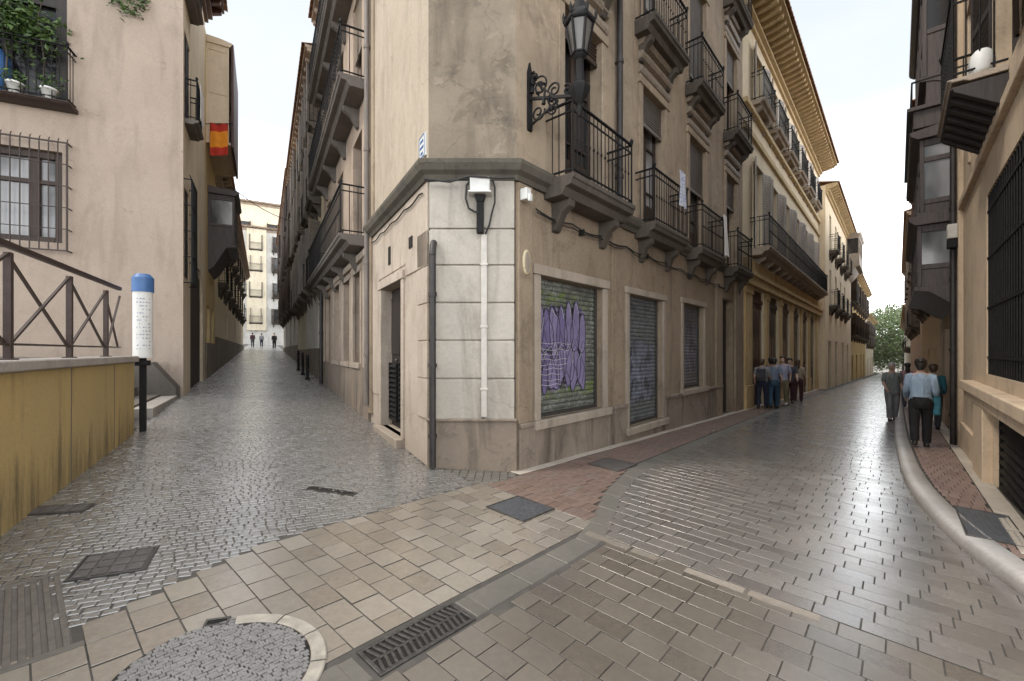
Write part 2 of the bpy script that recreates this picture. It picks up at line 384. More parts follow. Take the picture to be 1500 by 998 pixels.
def balcony(par, x0, x1, z, proj=.5, hgt=1.0, th=.22, mat='slab', corbels=2, step=.11, top=0, knob=True, iron='iron'):
    """z = top of slab"""
    mb = MB()
    mb.prism([(0.0, z-th), (-proj*.62, z-th), (-proj*.72, z-th*.62), (-proj*.92, z-th*.55), (-proj*.95, z-th*.3), (-proj, z-th*.25), (-proj, z), (0.0, z)], 'x', x0, x1)
    if corbels:
        for i in range(corbels):
            cx = x0 + (x1-x0)*((i+.5)/corbels if corbels > 2 else (.14, .86)[i] if corbels == 2 else .5)
            mb.prism([(0, z-th-.42), (-.06, z-th-.40), (-proj*.35, z-th-.16), (-proj*.6, z-th-.09), (-proj*.62, z-th), (0, z-th)], 'x', cx-.075, cx+.075)
    b = mb.build('balcony', M[mat], par, .008)
    r = MB(); e = .05; y1 = -proj+e; a, c = x0+e, x1-e
    for zz, w in ((z+.07, .022), (z+hgt, .04), (z+hgt-.13, .016)):
        r.bar((a, y1, zz), (c, y1, zz), w, .022); r.bar((a, y1, zz), (a, 0, zz), w, .022); r.bar((c, y1, zz), (c, 0, zz), w, .022)
    n = max(2, int((c-a)/step))
    for i in range(n+1):
        x = a+(c-a)*i/n; big = i in (0, n)
        r.tube([(x, y1, z), (x, y1, z+hgt+(.04 if big else 0))], .014 if big else .008, 5, caps=False)
        if not big and knob: r.tube([(x, y1, z+hgt*.47), (x, y1, z+hgt*.5), (x, y1, z+hgt*.53)], [.008, .02, .008], 5, caps=False)
    m = max(1, int(proj/step))
    for xx in (a, c):
        for i in range(1, m): r.tube([(xx, y1*(1-i/m), z), (xx, y1*(1-i/m), z+hgt)], .008, 5, caps=False)
        r.tube([(xx, y1, z+hgt+.03), (xx, y1, z+hgt+.07), (xx, y1, z+hgt+.11)], [.03, .035, .005], 6)
    r.build('railing', M[iron], b)
    return b
def eave(par, x0, x1, z, proj=.9, mat='eaveyel', step=.55, tile=True, endx=0.0):
    mb = MB()
    mb.prism([(0,z-.55), (-.10,z-.55), (-.10,z-.42), (-.22,z-.40), (-.22,z-.30), (0,z-.30)], 'x', x0, x1)
    mb.box(x0-endx, x1+endx, -proj, 0, z-.08, z+.02)
    n = int((x1-x0)/step)
    for i in range(n+1):
        x = x0+.08+(x1-x0-.16)*i/n
        mb.prism([(0, z-.30), (-proj*.45, z-.26), (-proj*.85, z-.17), (-proj*.9, z-.08), (0, z-.08)], 'x', x-.075, x+.075)
    e = mb.build('eave', M[mat], par)
    if tile:
        t = MB(); q = max(1, int((x1-x0+2*endx)/.28)); w = (x1-x0+2*endx)/q
        prof = []
        vs = []; fs = []
        for i in range(q*6+1):
            x = x0-endx + w*i/6; hh = abs(math.sin(math.pi*i/6))*.08
            vs += [(x, -proj-.1, z+.03+hh), (x, 2.5, z+.75+hh), (x, -proj-.1, z+.02)]
        for i in range(q*6): fs += [(3*i, 3*i+3, 3*i+4, 3*i+1), (3*i, 3*i+2, 3*i+5, 3*i+3)]
        t.add(vs, fs); t.build('roof', M['tile'], par)
    return e
def vent_grille(par, x0, x1, z0, z1, y=.1, n=10, mat='pipe', name='louvre'):
    mb = MB()
    mb.box(x0, x0+.04, y-.03, y+.03, z0, z1); mb.box(x1-.04, x1, y-.03, y+.03, z0, z1)
    for i in range(n):
        z = z0+(z1-z0)*(i+.5)/n
        mb.prism([(y-.04, z-.03), (y-.025, z-.035), (y+.03, z+.03), (y+.015, z+.035)], 'x', x0+.04, x1-.04)
    o = mb.build(name, M[mat], par)
    b = MB(); b.quad((x0,y+.09,z0), (x1,y+.09,z0), (x1,y+.09,z1), (x0,y+.09,z1)); b.build('backing', M['black'], o, recalc=False)
    return o
def shutter(par, h, mat, y=.14):
    a, b, c, d = h; mb = MB(); n = int((d-c)/.075); pts = []
    vs = []; fs = []
    zs = []
    for i in range(n):
        z = c+(d-c)*i/n; w = (d-c)/n
        zs += [(z, .018), (z+w*.12, 0), (z+w*.5, -.008), (z+w*.88, 0)]
    zs.append((d, .018))
    for z, yy in zs: vs += [(a, y+yy, z), (b, y+yy, z)]
    for i in range(len(zs)-1): fs.append((2*i, 2*i+1, 2*i+3, 2*i+2))
    mb.add(vs, fs)
    o = mb.build('roller_shutter', mat, par, recalc=False)
    g = MB(); g.box(a, a+.05, y-.04, y+.05, c, d); g.box(b-.05, b, y-.04, y+.05, c, d); g.box(a+.05, b-.05, y-.03, y+.05, c, c+.06)
    g.build('guide_rail', M['steel'], o)
    return o
def simple_house(name, label, fr, x0, x1, z0, z1, depth, wm, floors, cols, group=None, ground=None, eav=None, wood_='wood', bal=True, balmat='slab', proj=.4, shut=None, winw=1.0, winh=2.2, plinth=None, cat='building', curtain=False, blinds=False, tilt=0):
    """floors = list of floor heights (z of window sill/door foot); cols = x centres"""
    t = thing(name, label, cat, fr, ((x0+x1)/2, 0, z0), group)
    holes = []
    for k, fz in enumerate(floors):
        for cx in cols: holes.append((cx-winw/2, cx+winw/2, fz, fz+winh))
    gh = ground or []
    mb = MB(); wall(mb, x0, x1, z0-2, z1, holes+gh); shell(mb, x0, x1, z0-2, z1, depth)
    mb.build('wall', M[wm], t, recalc=False)
    for i, h in enumerate(holes):
        french(t, h, wood_=wood_, curtain=(curtain and (i*7) % 3 == 0))
        if shut: leaf_shutters(t, h, shut, 55+25*((i*5) % 4)/3)
        if blinds and i % 2: blind(t, h, drop=.25+.5*((i*37) % 10)/10)
    if bal:
        for fz in floors:
            if bal == 'long': balcony(t, min(cols)-winw, max(cols)+winw, fz, proj, corbels=len(cols)+1, step=.16, mat=balmat)
            else:
                for cx in cols: balcony(t, cx-winw*.75, cx+winw*.75, fz, proj, step=.14, mat=balmat)
    for h in gh: french(t, h, .12, wood_, panes=2, name='door')
    if eav: eave(t, x0, x1, z1+.02, eav[0], eav[1], .6)
    if plinth:
        p = MB(); p.box(x0, x1, -.05, .02, z0-2, plinth); p.build('plinth', M['plinth'], t)
    return t

# ================================================================ THE CORNER BUILDING
ZT = 15.4
cb = thing('corner_building', 'weathered tan corner building with white stone chamfer and graffitied shutters between the two streets', 'building', FC, (.56, 0, .06))
def F2C(fr, mb, base):   # re-express a mesh written in another frame in the root's frame
    m = base.inverted() @ fr; mb.v = [tuple(m @ Vector(v)) for v in mb.v]; return mb
def onface(fr, fn, base=None):
    """run a piece builder whose MB.build calls get converted from frame fr"""
    old = MB.build
    def nb(self, name, mats, parent=None, bevel=0, off=None, recalc=True):
        if not getattr(self, 'done', False): F2C(fr, self, base or FC); self.done = True
        return old(self, name, mats, parent, bevel, off, recalc)
    MB.build = nb
    try: return fn()
    finally: MB.build = old
TE = 11.0; LE = 3.45                                            # ends of the two facades
S1, S2, S3 = (.50, 2.21, .66, 2.65), (3.15, 4.69, .20, 2.66), (5.86, 7.27, .72, 2.72)
DOORR = (8.85, 9.95, -.35, 3.1)
W1 = [(1.08, 2.16), (3.72, 4.82), (6.25, 7.45), (9.2, 10.3)]
holesR = [S1, S2, S3, DOORR] + [(a, b, f, f+2.75) for a, b in W1 for f in (3.98, 7.8, 11.6)]
DL = (-2.50, -1.20, .28, 2.70)
def corner_walls():
    g = MB(); wall(g, 0, TE, -2, 3.85, holesR, 0, .3, 0); g.build('wall', M['tan'], cb, recalc=False)
    u = MB(); wall(u, 0, TE, 4.03, ZT, holesR, 0, .3); u.quad((TE,0,3.8), (TE,9,3.8), (TE,9,ZT), (TE,0,ZT)); u.build('wall', M['up_tan'], cb, recalc=False)
onface(FR, corner_walls)
def corner_walls_left():
    g = MB(); wall(g, -LE, 0, -2, 3.85, [DL], 0, .3); g.build('wall', M['pinkstone'], cb, recalc=False)
    u = MB(); wall(u, -LE, 0, 4.03, ZT); u.quad((-LE,0,0), (-LE,0,ZT), (-LE,6,ZT), (-LE,6,0)); u.build('wall', M['up_cream'], cb, recalc=False)
    p = MB(); p.box(-LE, -LE+.34, -.035, .02, 4.03, ZT); p.box(-LE, -LE+.2, -.06, .02, .4, 3.83); p.build('pilaster', M['up_tan'], cb, .01)
onface(FL, corner_walls_left)
CW = 1.125
u = MB(); wall(u, 0, CW, 4.03, ZT); u.build('wall', M['up_grey'], cb, recalc=False)
rf = MB()
c1 = FC.inverted() @ (FR @ Vector((TE, 0, 0))); c2 = FC.inverted() @ (FL @ Vector((-LE, 0, 0))); c3 = FC.inverted() @ (FR @ Vector((TE, 9, 0))); c4 = FC.inverted() @ (FL @ Vector((-LE, 6, 0)))
rp = [(0,0), (CW,0), (c1.x,c1.y), (c3.x,c3.y), (c4.x,c4.y), (c2.x,c2.y)]
rf.prism(rp, 'z', ZT-.2, ZT); rf.prism([(c3.x,c3.y), (c3.x-.1,c3.y+.1), (c4.x-.1,c4.y+.1), (c4.x,c4.y)], 'z', 0, ZT-.2)
rf.build('roof', M['tile'], cb)
# white stone cladding of the chamfer: big blocks with open joints
zj = [.717, 1.247, 1.741, 2.227, 2.712, 3.18, 3.83]
st = MB(); st.box(.02, CW-.02, .012, .06, .5, 3.85)
for a, b in zip(zj, zj[1:]):
    for x0, x1 in ((.012, .70), (.712, CW-.012)): st.box(x0, x1, -.022, .02, a+.008, b-.008)
st.build('stone_cladding', M['whitestone'], cb, .011)
def leftblocks():
    b = MB()
    for a, c in zip(zj[:-2], zj[1:-1]): b.box(-.42, -.006, -.02, .012, a+.006, c-.006)
    b.box(-1.0, -.006, -.02, .012, 2.72, 3.80); b.box(-LE+.22, -2.72, -.015, .012, .8, 3.80); b.box(-2.72, -1.0, -.015, .012, 2.9, 3.8)
    b.build('stone_cladding', M['pinkstone'], cb, .006)
    s = MB(); s.box(-2.62, -1.08, -.14, .1, .05, .28); s.build('doorstep', M['surround'], cb, .012)
    surround(cb, DL, .13, mat=M['pinkstone'])
    # dark door: plain boards over a louvred lower half
    d = MB(); d.box(-2.5, -1.2, .17, .23, .28, 2.70); d.box(-1.87, -1.83, .15, .2, .28, 2.7)
    for x in (-2.45, -1.8): d.box(x, x+.55, .145, .2, 1.55, 2.55)
    dd = d.build('door', M['blackwood'], cb, .008)
    for x in (-2.42, -1.78): vent_grille(dd, x, x+.5, .40, 1.4, .12, 12, mat='iron', name='louvre')
    k = MB(); k.lathe((-1.92, .1, 1.45), [(.0,-.03), (.03,-.02), (.03,.02), (0,.03)], 8); k.build('handle', M['steel'], dd)
    # small openings under the cornice
    v = MB(); v.box(-1.98, -1.86, -.032, -.008, 3.05, 3.35); v.box(-.78, -.62, -.034, -.008, 3.08, 3.24); v.build('vent', M['black'], cb, .004)
onface(FL, leftblocks)
# plinths
p = MB(); p.box(-.01, CW+.01, -.055, .02, -.6, .70); p.box(-.02, CW+.02, -.075, .02, .70, .735)
p.build('plinth', M['plinth'], cb, .01)
M['spray'] = [plain('lilac_spray_paint', (.215,.18,.315), .6, .25, 6), plain('violet_spray_paint', (.155,.125,.25), .6, .25, 6), plain('grey_green_spray_paint', (.24,.28,.20), .55, .3, 6)]
M['sprayblack'] = plain('black_spray_paint', (.018,.016,.022), .5, .3); M['spraywhite'] = plain('white_spray_paint', (.50,.50,.54), .55, .15)
def graffiti(par, h, fx0, fx1, z0, z1, n, seed, y=.128):
    rg = random.Random(seed); a, b, c, d = h; W_ = b-a; fill = MB(); line = MB(); hi = line
    for row in range(2):
        for i in range(n):
            cx = a+W_*(fx0+(fx1-fx0)*(i+.5)/n); cz = c+z0+(z1-z0)*(.28+.46*row)+rg.uniform(-.06, .06)
            rx, rz = W_*(fx1-fx0)/n*rg.uniform(.55, .75), (z1-z0)*rg.uniform(.24, .34); k1, k2, p1, p2 = rg.uniform(.08,.22), rg.uniform(.08,.22), rg.random()*6, rg.random()*6
            pts = []
            for j in range(26):
                q = 2*math.pi*j/26; r = 1+k1*math.sin(2*q+p1)+k2*math.sin(3*q+p2)
                pts.append((min(b-.06, max(a+.06, cx+rx*r*math.cos(q))), y-.0006*(i+n*row), cz+rz*r*math.sin(q)))
            fill.add(pts, [tuple(range(26))], rg.choice((0,0,0,0,1,1)))
            L = [(p[0], p[1]-.002, p[2]) for p in pts]
            line.tube(L+[L[0]], .006, 4, caps=False)
            m_ = rg.randint(2, 3); line.tube([(cx+rx*.7*math.sin(j*1.9+p1), y-.004, cz+rz*.75*(j/m_*2-1)) for j in range(m_+1)], .005, 4, caps=False)
            s_ = rg.randint(3, 9); hi.tube([(p[0]*.88+cx*.12, y-.005, p[2]*.88+cz*.12) for p in pts[s_:s_+5]], .006, 4, 1, False)
    for i in range(9):
        z = c+z0+(z1-z0)*(.05+.52*i/8)+rg.uniform(-.02, .02); x0 = a+.07+rg.uniform(0, .2); x1 = x0+W_*rg.uniform(.25, .5)
        hi.tube([(x0+(x1-x0)*j/6, y-.0065, z+.012*math.sin(j*1.7+i)) for j in range(7)], .005, 4, 1, False)
    hi.tube([(a+.1+W_*.5*j/10, y-.0065, c+z0+(z1-z0)*(.5+.05*math.sin(j*2.1))) for j in range(11)], .005, 4, 1, False)
    f = fill.build('graffiti_fill', M['spray'], par, recalc=False); line.build('graffiti_strokes', [M['sprayblack'], M['spraywhite']], par)  # white highlight strokes share this mesh with the black outlines
def plinR():
    p = MB()
    for a, b in ((.03, S1[0]-.14), (S1[1]+.14, S2[0]-.12), (S2[1]+.12, S3[0]-.12), (S3[1]+.12, DOORR[0]-.1)):
        p.box(a, b, -.05, .02, -1.2, .60); p.box(a, b+.0, -.075, .02, .60, .66)
    p.box(S1[0]-.14, S1[1]+.14, -.045, .02, -1.2, .53); p.box(S3[0]-.12, S3[1]+.12, -.045, .02, -1.2, .60)
    p.box(S2[0]-.12, S2[1]+.12, -.045, .02, -1.2, .06)
    p.build('plinth', M['plinth'], cb, .01)
    for h, w in ((S1, .14), (S2, .12), (S3, .12)): surround(cb, h, w, sill=True)
    # pilaster strips
    for a, b, y, z in ((.02, .30, .045, .66), (2.5, 2.84, .04, .66), (8.2, 8.72, .06, -.8), (10.05, 10.9, .06, -.9)):
        q = MB(); q.box(a, b, -y, .02, z, 3.79); q.build('pilaster', M['tan'], cb, .008)
    ms = [shutter_mat('graffiti_shutter_purple', (.13,.135,.115), (.24,.195,.37), (.17,.24,.06), (.34,.36,.32), .9, S1[0], S1[2]),
          shutter_mat('graffiti_shutter_blue', (.13,.145,.15), (.24,.25,.35), (.12,.14,.10), (.33,.33,.36), .55, S2[0], S2[2]),
          shutter_mat('graffiti_shutter_faded', (.15,.15,.16), (.24,.235,.31), (.15,.16,.13), (.29,.28,.31), .45, S3[0], S3[2])]
    shs = [shutter(cb, h, m) for h, m in zip((S1, S2, S3), ms)]
    graffiti(shs[0], S1, .03, .80, .38, 1.55, 7, 5)
    d = MB(); a, b, c, dd = DOORR; d.box(a, b, .2, .26, c-.5, dd)
    for x in (a+.08, (a+b)/2+.03):
        for z0, z1 in ((c+.25, c+1.0), (c+1.15, c+2.2), (c+2.35, dd-.1)): d.box(x, x+.42, .17, .21, z0, z1)
    d.build('door', M['blackwood'], cb, .008)
    s = MB(); s.box(a-.05, b+.05, -.12, .2, c-.4, c-.02); s.build('doorstep', M['surround'], cb, .012)
    for i, (a, b) in enumerate(W1):
        for f in (3.98, 7.8, 11.6):
            h = (a, b, f, f+2.75)
            if f < 5 or i > 0: pass
            french(cb, h, .2, 'wood', 'glass', 3, curtain=(i in (1, 2) and f < 8))
            blind(cb, (a, b, f, f+2.75), .08, 'wood' if i == 0 else 'greywood', (.12, .22, .42, .3)[i] if f < 5 else (.5, .15, .8, .35)[i])
            surround(cb, h, .15, mat=M['up_tan'])
            # stepped mouldings between window head and the balcony above
            mo = MB()
            for k in range(3):
                z0 = f+2.93+k*.26; mo.prism([(0, z0), (-.05-.03*k, z0+.02), (-.07-.04*k, z0+.07), (-.07-.04*k, z0+.13), (0, z0+.16)], 'x', a-.16, b+.16)
            mo.build('lintel_moulding', M['slat'], cb)
    for x0, x1, pr in ((.60, 2.42, .5), (3.4, 5.15, .42), (6.0, 7.72, .42), (8.95, 10.6, .42)):
        for f in (3.98, 7.8, 11.6): balcony(cb, x0, x1, f, pr, .98, .26, 'slab', 2, .105)
onface(FR, plinR)
# belt cornice round the corner, one piece with mitred corners
prof = [(0.0, 3.80), (.05, 3.80), (.07, 3.86), (.13, 3.90), (.16, 3.98), (.16, 4.03), (.10, 4.06), (0.0, 4.07)]
path = [c2, Vector((0,0,0)), Vector((CW,0,0)), FC.inverted() @ (FR @ Vector((8.8,0,0)))]
nn = [Vector((FL.col[1].x, FL.col[1].y, 0))*-1, Vector((0,-1,0)), Vector((FR.col[1].x, FR.col[1].y, 0))*-1]
mit = [nn[0], (nn[0]+nn[1])/(1+nn[0].dot(nn[1])), (nn[1]+nn[2])/(1+nn[1].dot(nn[2])), nn[2]]
cm = MB(); cm.loft([[(p.x+m_.x*a, p.y+m_.y*a, z) for a, z in prof] for p, m_ in zip(path, mit)], 0, False)
cm.build('cornice', M['cornice'], cb)

# pipes and fittings on the corner building, each a thing of its own
mb = MB(); mb.tube([(.075, -.115, gz(-1, 5.6)+.02), (.075, -.115, 2.82)], .042, 10); mb.tube([(.075, -.115, 2.82), (.075, -.09, 2.95), (.075, -.03, 3.0)], .042, 10)
for z in (.5, 1.4, 2.3): mb.tube([(.075, -.115, z), (.075, -.115, z+.05)], .055, 10); mb.box(.06, .09, -.1, -.02, z+.01, z+.04)
solo(mb, 'drainpipe', M['pipe'], 'black cast iron drainpipe on the left edge of the white stone chamfer', 'drainpipe', FC, (.075, -.115, .1))
mb = MB(); mb.box(.685, .76, -.062, -.023, .76, 3.1)
for z in (1.1, 1.9, 2.7): mb.box(.67, .775, -.068, -.03, z, z+.03)
solo(mb, 'conduit', M['palepipe'], 'pale vertical cable conduit up the middle of the white stone chamfer', 'conduit', FC, (.72, -.05, .76), bevel=.006)
bx = thing('junction_box', 'white junction box under the cornice with a dark bracket and looping black cables', 'junction box', FC, (.66, -.03, 3.1))
mb = MB(); mb.box(.55, .80, -.17, -.03, 3.62, 3.80); mb.box(.53, .82, -.19, -.02, 3.595, 3.62); mb.build('housing', M['white'], bx, .012)
mb = MB(); mb.box(.63, .715, -.11, -.03, 3.11, 3.59); mb.prism([(.60,3.59),(.745,3.59),(.715,3.5),(.63,3.5)], 'y', -.12, -.03); mb.build('bracket', M['iron'], bx, .006)
mb = MB()
mb.tube([(.56,-.06,3.8), (.50,-.07,3.72), (.49,-.08,3.55), (.53,-.09,3.42), (.60,-.09,3.38), (.66,-.11,3.36)], .014, 6)
mb.tube([(.83,-.05,3.8), (.86,-.06,3.7), (.86,-.07,3.5), (.82,-.06,3.36), (.79,-.06,3.22), (.74,-.06,3.1)], .012, 6)
mb.build('cable', M['rubber'], bx)
mb = MB(); mb.tube([(.02,-.2,3.72), (.3,-.19,3.74), (.55,-.19,3.76)], .01, 6); mb.tube([(-.01,-.2,3.75), (.3,-.21,3.71), (.56,-.19,3.79), (.9,-.2,3.76), (1.12,-.19,3.77)], .012, 6)
solo(mb, 'cable', M['rubber'], 'black cable sagging beneath the cornice of the white stone chamfer', 'cable', FC, (.5, -.19, 3.75))
mb = MB(); mb.box(.03, .13, -.16, -.05, 3.55, 3.7); mb.box(.05, .11, -.2, -.16, 3.52, 3.62)
solo(mb, 'floodlight', M['white'], 'small white fitting beneath the cornice right of the chamfer', 'fitting', FR, (.08, -.05, 3.6), bevel=.01)
pl = thing('house_plaque', 'oval glazed ceramic plaque on the brown pilaster right of the white chamfer', 'plaque', FR, (.16, -.05, 2.76))
def oval(rx, rz, y, cx=.16, cz=2.77): return [(cx+rx*math.cos(2*math.pi*i/24), y, cz+rz*math.sin(2*math.pi*i/24)) for i in range(24)]
mb = MB(); mb.loft([oval(.075,.165,-.046), oval(.075,.165,-.062), oval(.06,.15,-.068)]); mb.build('rim', M['ceramic'], pl)
mb = MB(); mb.loft([oval(.055,.14,-.066), oval(.05,.13,-.074)]); mb.build('face', M['surround'], pl)
np_ = thing('street_name_plate', 'small blue and white street name plate on the cream wall above the dark cornice', 'street sign', FL, (-.18, -.01, 4.2))
mb = MB(); mb.box(-.30, -.06, -.03, 0, 4.16, 4.46); mb.build('plate', M['white'], np_, .004)
mb = MB()
for a, b, c, d in ((-.295,-.28,4.165,4.455), (-.08,-.065,4.165,4.455), (-.28,-.08,4.165,4.18), (-.28,-.08,4.44,4.455)): mb.box(a, b, -.034, -.029, c, d)
for z, w in ((4.38,.13), (4.30,.15), (4.22,.10)):
    for i in range(5):
        x = -.18-w/2+w*i/5; mb.box(x, x+w*.13, -.033, -.029, z-.02, z+.02)
mb.build('lettering', M['blue'], np_)
dp = MB(); dp.tube([(2.66,-.09,4.05), (2.66,-.09,15.2)], .055, 10)
for z in (4.6, 6.6, 8.6, 10.6): dp.tube([(2.66,-.09,z), (2.66,-.09,z+.06)], .068, 10); dp.box(2.64, 2.68, -.09, 0, z+.015, z+.045)
solo(dp, 'downpipe', M['pipe'], 'long dark downpipe between the first two balconies of the corner building', 'downpipe', FR, (2.66, -.09, 4.05))
dp = MB(); dp.tube([(-3.36,-.10,.55), (-3.36,-.10,15.2)], .05, 10)
for z in (1.5, 3.3, 5.5, 7.5, 9.5): dp.tube([(-3.36,-.1,z), (-3.36,-.1,z+.06)], .062, 10)
solo(dp, 'downpipe', M['greywood'], 'grey downpipe at the alley end of the corner building beside the cream plaster', 'downpipe', FL, (-3.36, -.1, .55))
for x, w, z0, z1, mat, lab in ((4.72, .34, 4.55, 5.25, 'banner', 'pale blue printed notice tied to the second balcony railing of the corner building'), (7.62, .30, 4.02, 5.05, 'cloth_white', 'white cloth hanging over the end of the third balcony of the corner building')):
    mb = MB(); n = 10; y = -.405
    fr_, bk = [], []
    for j in range(9):
        z = z1-(z1-z0)*j/8
        fr_.append([(x-w/2+w*i/n, y-.02-.012*math.sin(i*1.7+j*.5)-.006*j*(mat != 'banner'), z-.015*math.sin(i*.9)) for i in range(n+1)])
        bk.append([(p[0], p[1]+.008, p[2]) for p in fr_[-1]][::-1])
    mb.loft([a+b for a, b in zip(fr_, bk)])
    if mat == 'banner':
        k = N('printed_notice'); nz = k.noise(9, 3, .5, k.vec((1, 1, 2.2)))
        k.out(k.ramp(nz, [(.40, (.70,.72,.80)), (.52, (.66,.69,.80)), (.56, (.22,.29,.60)), (.62, (.70,.72,.80))]), .8); M['banner'] = k.mat
    solo(mb, 'notice_banner' if mat == 'banner' else 'hanging_cloth', M[mat], lab, 'banner' if mat == 'banner' else 'cloth', FR, (x, -.42, z0))

# wrought iron wall lantern on its bracket (projects from the right facade)
LX, LY = .27, -.80
ln = thing('wall_lantern', 'old black iron lantern with frosted glass on an ornate scrolled bracket at the building corner', 'street lamp', FR, (LX, 0, 4.5))
mb = MB(); mb.box(LX-.04, LX+.04, -.035, 0, 4.55, 5.32); mb.prism([(LX-.04,5.32),(LX+.04,5.32),(LX,5.46)], 'y', -.03, 0)
mb.bar((LX,0,4.98), (LX,LY,4.72), .035); mb.bar((LX,0,5.25), (LX,LY*.55,4.84), .022); mb.bar((LX,0,4.6), (LX,LY*.6,4.78), .024)
def spiral(cy, cz, r0, turns, ph, sg=1): return [(LX, cy+sg*r*math.cos(a), cz+r*math.sin(a)) for r, a in [(r0*(1-.8*i/26), ph+turns*2*math.pi*i/26) for i in range(27)]]
for cy, cz, r0, tr, ph, sg in ((-.19,5.08,.13,1.5,1,1), (-.16,4.74,.11,1.4,3,1), (-.42,4.94,.10,1.4,0,1), (-.40,4.70,.08,1.3,2,-1), (-.62,4.86,.075,1.3,1,1), (-.09,5.22,.06,1.3,2,1)):
    mb.tube(spiral(cy, cz, r0, tr, ph, sg), .013, 6)
for i in range(14):
    a = random.random(); mb.tube([(LX-.02, -.05-.5*a, 5.35-.6*a-random.random()*.35), (LX, -.07-.5*a, 5.36-.6*a-random.random()*.3)], [.03, .004], 5)
mb.build('bracket', M['iron'], ln)
def hexring(r, z, n=6):
    z = 4.46+(z-4.28)*.86+(.14 if z > 4.9 else .0); r *= .78
    return [(LX+r*math.cos(2*math.pi*i/n), LY+r*math.sin(2*math.pi*i/n), z) for i in range(n)]
mb = MB(); mb.loft([hexring(.02,4.28), hexring(.05,4.36), hexring(.03,4.44), hexring(.16,4.62), hexring(.17,4.70), hexring(.07,4.76), hexring(.06,4.92), hexring(.11,4.96), hexring(.12,5.0)])
mb.build('base', M['iron'], ln, .004)
mb = MB(); mb.loft([hexring(.115,5.0), hexring(.205,5.42)]); g_ = mb.build('lamp_glass', M['lampglass'], ln)
mb = MB()
for i in range(6):
    a = hexring(.122, 5.0)[i]; b = hexring(.213, 5.43)[i]; mb.bar(a, b, .022)
    c = hexring(.122, 5.0)[(i+1) % 6]; d = hexring(.213, 5.43)[(i+1) % 6]; mb.bar(a, c, .02); mb.bar(b, d, .026)
mb.build('frame', M['iron'], ln)
mb = MB(); mb.loft([hexring(.245,5.43), hexring(.255,5.47), hexring(.18,5.56), hexring(.12,5.62), hexring(.13,5.68), hexring(.05,5.78), hexring(.03,5.9), hexring(.005,5.98)])
for i in range(6):
    p = hexring(.25, 5.47)[i]; mb.tube([p, (p[0], p[1], p[2]+.07), (p[0], p[1], p[2]+.13)], [.012, .022, .003], 5)
mb.build('cap', M['iron'], ln)
# ================================================================ ALLEY, RIGHT-HAND ROW (beside the corner building)
def gzL(t, d): return gz(*Lp(t, d))
def gzR(t, d): return gz(*Rp(t, d))
b2 = simple_house('balconied_house', 'brown stuccoed house with long dark iron balconies next to the corner building in the alley', FL, -11.2, -3.46, gzL(7, 0), 13.1, 7, 'brownwall',
    [3.98, 7.2, 10.2], [-9.9, -7.4, -4.9], 'houses along the alley', ground=[(-5.25,-4.45,1.35,3.35), (-6.65,-5.75,1.35,3.35), (-8.45,-7.4,1.35,3.45), (-10.6,-9.5,.6,3.4)],
    eav=(.4, 'brownwall'), bal='long', balmat='dkstone', proj=.55, winw=1.05, winh=2.45, plinth=1.25, curtain=True, blinds=True)
def b2extra():
    for h in ((-5.25,-4.45,1.35,3.35), (-6.65,-5.75,1.35,3.35), (-8.45,-7.4,1.35,3.45)): surround(b2, h, .13, mat=M['surround'], sill=True)
    m = MB()
    for x in (-11.15, -8.8, -7.05, -5.5, -4.1): m.box(x, x+.28, -.045, .02, 1.25, 3.6)
    m.box(-11.2, -3.47, -.08, .02, 3.55, 3.70); m.build('pilaster', M['surround'], b2, .01)
b2extra()
M['palebay'] = stucco('pale_bay_plaster', (.72,.61,.46), (.65,.54,.41), (.46,.38,.28), .3, .25)
b3 = simple_house('balconied_house', 'pale greenish yellow house with iron balconies half way up the alley', FL, -24.5, -11.21, gzL(18, 0), 12.2, 7, 'greenish',
    [4.1, 7.2, 9.9], [-22.9, -20.3, -17.7, -15.1, -12.6], 'houses along the alley', ground=[(-22,-20.9,1.2,3.6), (-17,-15.9,1.1,3.6), (-13.6,-12.6,1.0,3.5)],
    eav=(.6, 'brownwall'), proj=.45, winw=1.0, winh=2.3, plinth=1.7, shut='greywood')
p = MB(); p.box(-17.6, -12.2, -.06, .02, 1.72, 3.9); p.build('shopfront_panel', M['palegrey'], b3)
b4 = simple_house('balconied_house', 'grey stuccoed house at the far end of the alley with small balconies', FL, -47, -24.52, gzL(35, 0), 12.7, 8, 'palegrey',
    [4.6, 7.6, 10.4], [-45.5, -42, -38.5, -35, -31.5, -28, -26], 'houses along the alley', ground=[(-40,-39,1.4,4), (-33,-32,1.4,4), (-28,-27,1.3,4)],
    eav=(.6, 'brownwall'), proj=.5, winw=1.1, winh=2.3, plinth=2.0, shut='wood')
# end of the alley
FE = frame(Lp(72, AW/2), (-eL[1]*-1, -eL[0]))
simple_house('street_end_house', 'pale house with a tall white pilaster closing the end of the alley', FE, -12, 5.5, 2.3, 20.5, 9, 'palegrey', [6.0, 10.0, 14.0, 17.2], [-10, -7, -4, -1, 2, 4.5], 'houses closing the alley', eav=(.7, 'brownwall'), winw=1.2, winh=2.2, proj=.5, shut='greywood')
o = MB(); o.box(-2.2, .4, -.3, .02, 4.8, 20.3)
e_ = [x for x in bpy.data.objects if x.name.startswith('street_end_house')][0]
o.build('pilaster', M['cream'], e_, .02)
FE2 = frame(Lp(88, AW/2), (-eL[1]*-1, -eL[0]))
simple_house('street_end_house', 'tall peach house rising behind the pale house at the end of the alley', FE2, -4.5, 9, 2.5, 29, 9, 'cream', [8, 13, 18, 23], [-3, 1.5, 6], 'houses closing the alley', eav=(.9, 'brownwall'), winw=1.4, winh=2.4, bal=False, shut='wood')

